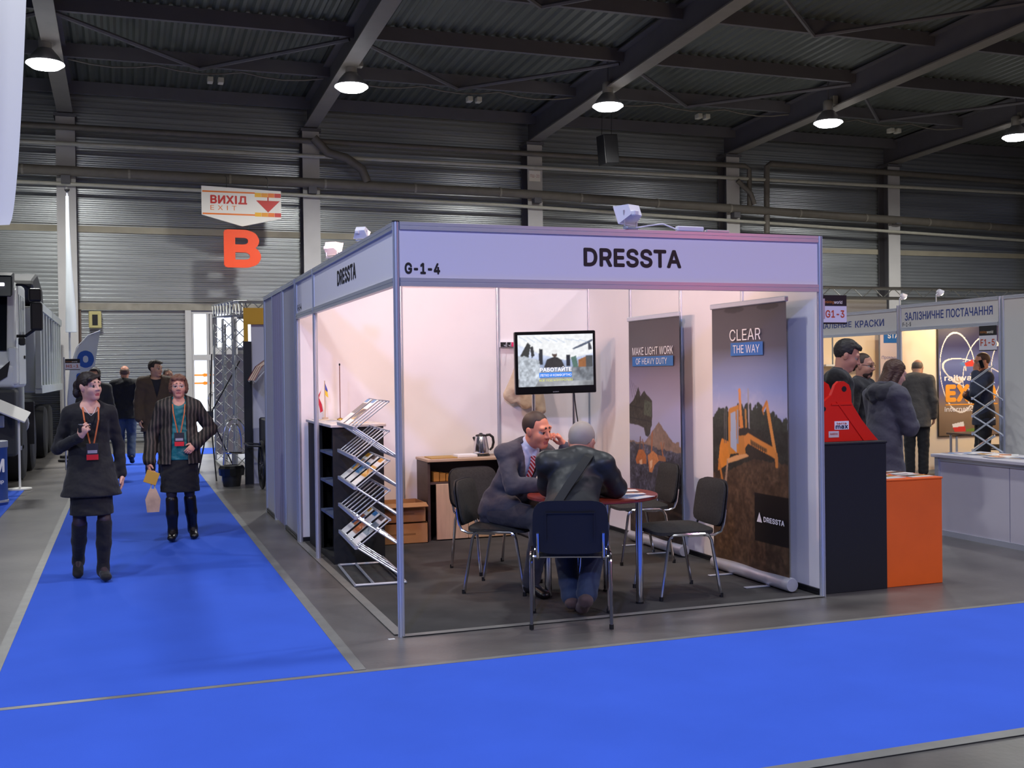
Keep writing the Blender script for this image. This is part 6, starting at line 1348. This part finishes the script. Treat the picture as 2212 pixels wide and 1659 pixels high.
man('man in navy suit holding a phone to his ear in the railway booth', (9.40, 5.38, 0), 1.05, 1.77, '#b27a5e', '#262c40', '#16161c', '#3a251a', 'short', (.2, .15, 0), J=dict(elL=(-.25, .17, 1.22), wrL=(-.10, .12, 1.50), elR=(.24, .06, 1.14), wrR=(.0, .22, 1.20)), coat=.78, shirt='#c9ccd8')
ph_ = obj('mobile_phone', MB().rbox(-.008, .008, -.025, .025, -.055, .055, .004, 1, Matrix.Translation((9.40-.095*math.cos(1.05)-.045*math.sin(1.05), 5.38-.095*math.sin(1.05)+.045*math.cos(1.05), 1.615)) @ Matrix.Rotation(1.05, 4, 'Z') @ Matrix.Rotation(-.3, 4, 'X')), M_gloss, None); tag(ph_, 'dark mobile phone held by the man in the navy suit', 'phone')

# --- the two seated men
def seated(label, loc, rz, J, **kw):
    return Person(label, loc, rz, 1.75, J, .0062, **kw)
def suit_man():
    # local: +Y forward, seat at z .47; torso leans forward
    # torso turned to the table, thighs along the chair
    J = dict(pel=(0, -.06, .605), chest=(.0, .06, .88), neck=(.02, .18, 1.06), head=(.035, .275, 1.175), shR=(.175, .09, 1.015), shL=(-.155, .19, 1.02), elR=(.235, .20, .79), wrR=(.055, .40, .795), elL=(-.22, .46, .82), wrL=(-.10, .42, 1.05),
        hipR=(.10, -.02, .585), hipL=(-.10, -.02, .585), knR=(.16, .40, .555), knL=(-.14, .42, .545), anR=(.13, .27, .10), anL=(-.15, .46, .09), toeR=(.16, .40, .035), toeL=(-.17, .60, .035))
    p = seated('man in dark grey suit with red striped tie leaning over the round table', (1.075, 1.08, .0), math.radians(-54)-PI/2, J, skin='#d88a6c', headrot=(-.12, .20, .10), build=1.02, brow='#3a2a22', lips='#b4605a', hs=1.06)
    p.hand(1, (-.9, .3, -.05), (.1, .1, 1), .6); p.hand(-1, (.25, -.35, .8), (-.6, .6, .2), 1.0); p.body('#262630')
    F = Field(.03); F.fold = (.006, 28); p.torso(F, .012, 0, sr=(.055, .048, .038), shoulder=.052); F.cap(p.tl(0, -.02, -.06), p.tl(0, -.01, .1), .165, .16, 0, flat=(p.fw, .8), k=.04); F.cap(p.J['pel']+V3(.1, .0, .02), p.J['pel']+V3(.13, .16, .03), .10, .085, 0); F.cap(p.J['pel']+V3(-.1, .0, .02), p.J['pel']+V3(-.13, .16, .03), .10, .085, 0)
    p.vee(F, .30, 1.02, .085, .015)
    for sx in (-1, 1): F.cap(p.tl(sx*.062, .045, .99), p.tl(sx*.085, .115, .80), .022, .02, 0, flat=(p.fw, .5), k=.01); F.cap(p.tl(sx*.085, .115, .80), p.tl(sx*.03, .135, .42), .02, .014, 0, flat=(p.fw, .5), k=.01)
    p.part('jacket', F, ['#3f3d48'], M_cloth)
    G = Field(.02); p.torso(G, .004, 0, sleeves=False, shoulder=.045); G.cap(p.tl(0, -.005, .92), p.tl(0, .012, 1.04), .068, .064, 0, k=.015); G.cap(p.tl(-.05, .055, 1.0), p.tl(-.015, .085, .92), .014, None, 0, k=.01); G.cap(p.tl(.05, .055, 1.0), p.tl(.015, .085, .92), .014, None, 0, k=.01)
    for S, k in (('R', 1), ('L', -1)): e = p.J['wr'+S]; d = unit(e-p.J['el'+S]); G.cap(e-d*.04, e-d*.004, .036, .034, 0, k=.005)
    p.part('shirt', G, ['#c4c8dc'], M_cloth)
    p.strap('tie', [p.tl(0, .096, .945), p.tl(0, .117, .86), p.tl(0, .128, .72), p.tl(0, .13, .55), p.tl(0, .125, .40)], .052, .006, tie_mat())
    p.trousers('#2f2e38', hipz=0, r=(.088, .064, .052)); p.shoes('#121116'); p.hair('#3a2a22', 'short'); return p
def tie_mat():
    m = mat('striped_tie', '#b02c34', .5); nt = m.node_tree; b = nt.nodes['Principled BSDF']; tc = nt.nodes.new('ShaderNodeTexCoord'); mp = nt.nodes.new('ShaderNodeMapping'); mp.inputs['Rotation'].default_value = (0, .7, .3); w = nt.nodes.new('ShaderNodeTexWave'); w.inputs['Scale'].default_value = 16; w.bands_direction = 'Z'
    nt.links.new(tc.outputs['Object'], mp.inputs[0]); nt.links.new(mp.outputs[0], w.inputs['Vector']); r = nt.nodes.new('ShaderNodeValToRGB'); r.color_ramp.elements[0].color = (*srgb('#a8202c'), 1); r.color_ramp.elements[1].color = (*srgb('#d8c4cc'), 1); r.color_ramp.elements[0].position = .55; r.color_ramp.elements[1].position = .65
    nt.links.new(w.outputs[0], r.inputs[0]); nt.links.new(r.outputs[0], b.inputs['Base Color']); return m
suit_man()
def leather_man():
    J = dict(pel=(0, -.06, .605), chest=(.01, .07, .86), neck=(.02, .20, 1.025), head=(.045, .315, 1.105), shR=(.195, .12, .985), shL=(-.165, .12, .985), elR=(.27, .33, .80), wrR=(.10, .50, .805), elL=(-.19, .36, .80), wrL=(-.06, .50, .805),
        hipR=(.10, -.02, .585), hipL=(-.10, -.02, .585), knR=(.14, .36, .53), knL=(-.10, .36, .53), anR=(.09, -.01, .15), anL=(-.02, .14, .11), toeR=(.05, .11, .045), toeL=(.0, .26, .035))
    p = seated('grey haired man in black leather jacket seated with his back to the camera', (1.11, -.02, .012), math.radians(62)-PI/2, J, skin='#c88a74', headrot=(-.35, .42, .05), build=1.12, brow='#9a928c', hs=1.08)
    p.hand(1, (-.8, .5, 0), (0, .1, 1), .5); p.hand(-1, (.8, .5, 0), (0, .1, 1), .5); p.body('#2c3444')
    F = Field(.03); F.fold = (.006, 22); p.torso(F, .016, 0, sr=(.056, .050, .041), shoulder=.052); F.cap(p.tl(0, -.01, -.02), p.tl(0, -.01, .15), .18, .175, 0, flat=(p.fw, .75), k=.04)
    for a in np.linspace(0, 2*PI, 9)[:-1]: F.cap(p.tl(.074*math.sin(a), .074*math.cos(a), .99), p.tl(.076*math.sin(a+.78), .076*math.cos(a+.78), .99), .024, None, 0, k=.015)
    p.part('jacket', F, ['#26282a'], M_leather)
    p.strap('bag_strap', [p.tl(.10, .05, 1.06), p.tl(.105, -.06, 1.0), p.tl(.09, -.135, .84), p.tl(.04, -.152, .62), p.tl(-.02, -.150, .40), p.tl(-.08, -.150, .15), p.tl(-.12, -.145, 0)], .055, -.010, '#101014')
    p.trousers('#2c3850', r=(.09, .064, .055)); p.shoes('#5a4440', m=M_cloth); p.hair('#a89c92', 'short'); return p
leather_man()
# beige jacket hung on the coat rail
F = Field(.05); fy = (0, 1, 0)
for (x, zz, r) in ((2.075, 1.36, .060), (2.15, 1.31, .062), (2.23, 1.28, .062), (2.31, 1.25, .060), (2.39, 1.28, .055)): F.cap((2.26, 3.915, 1.76), (x, 3.905, zz), .035, r, 0, flat=(fy, .55))
F.cap((2.34, 3.90, 1.66), (2.42, 3.88, 1.20), .045, .042, 0); F.cap((2.20, 3.885, 1.68), (2.14, 3.87, 1.42), .04, .045, 0); F.cap((2.27, 3.92, 1.76), (2.22, 3.90, 1.865), .03, .012, 0)
F.cut(lambda P: P[..., 2]-1.30+.35*(P[..., 0]-2.05)+.02*np.sin(P[..., 0]*40))
hj = put('hanging_jacket', F.mesh('hanging_jacket', .008, ['#cbb59c'], M_cloth)); tag(hj, 'beige jacket hanging on the coat rail behind the television', 'jacket')
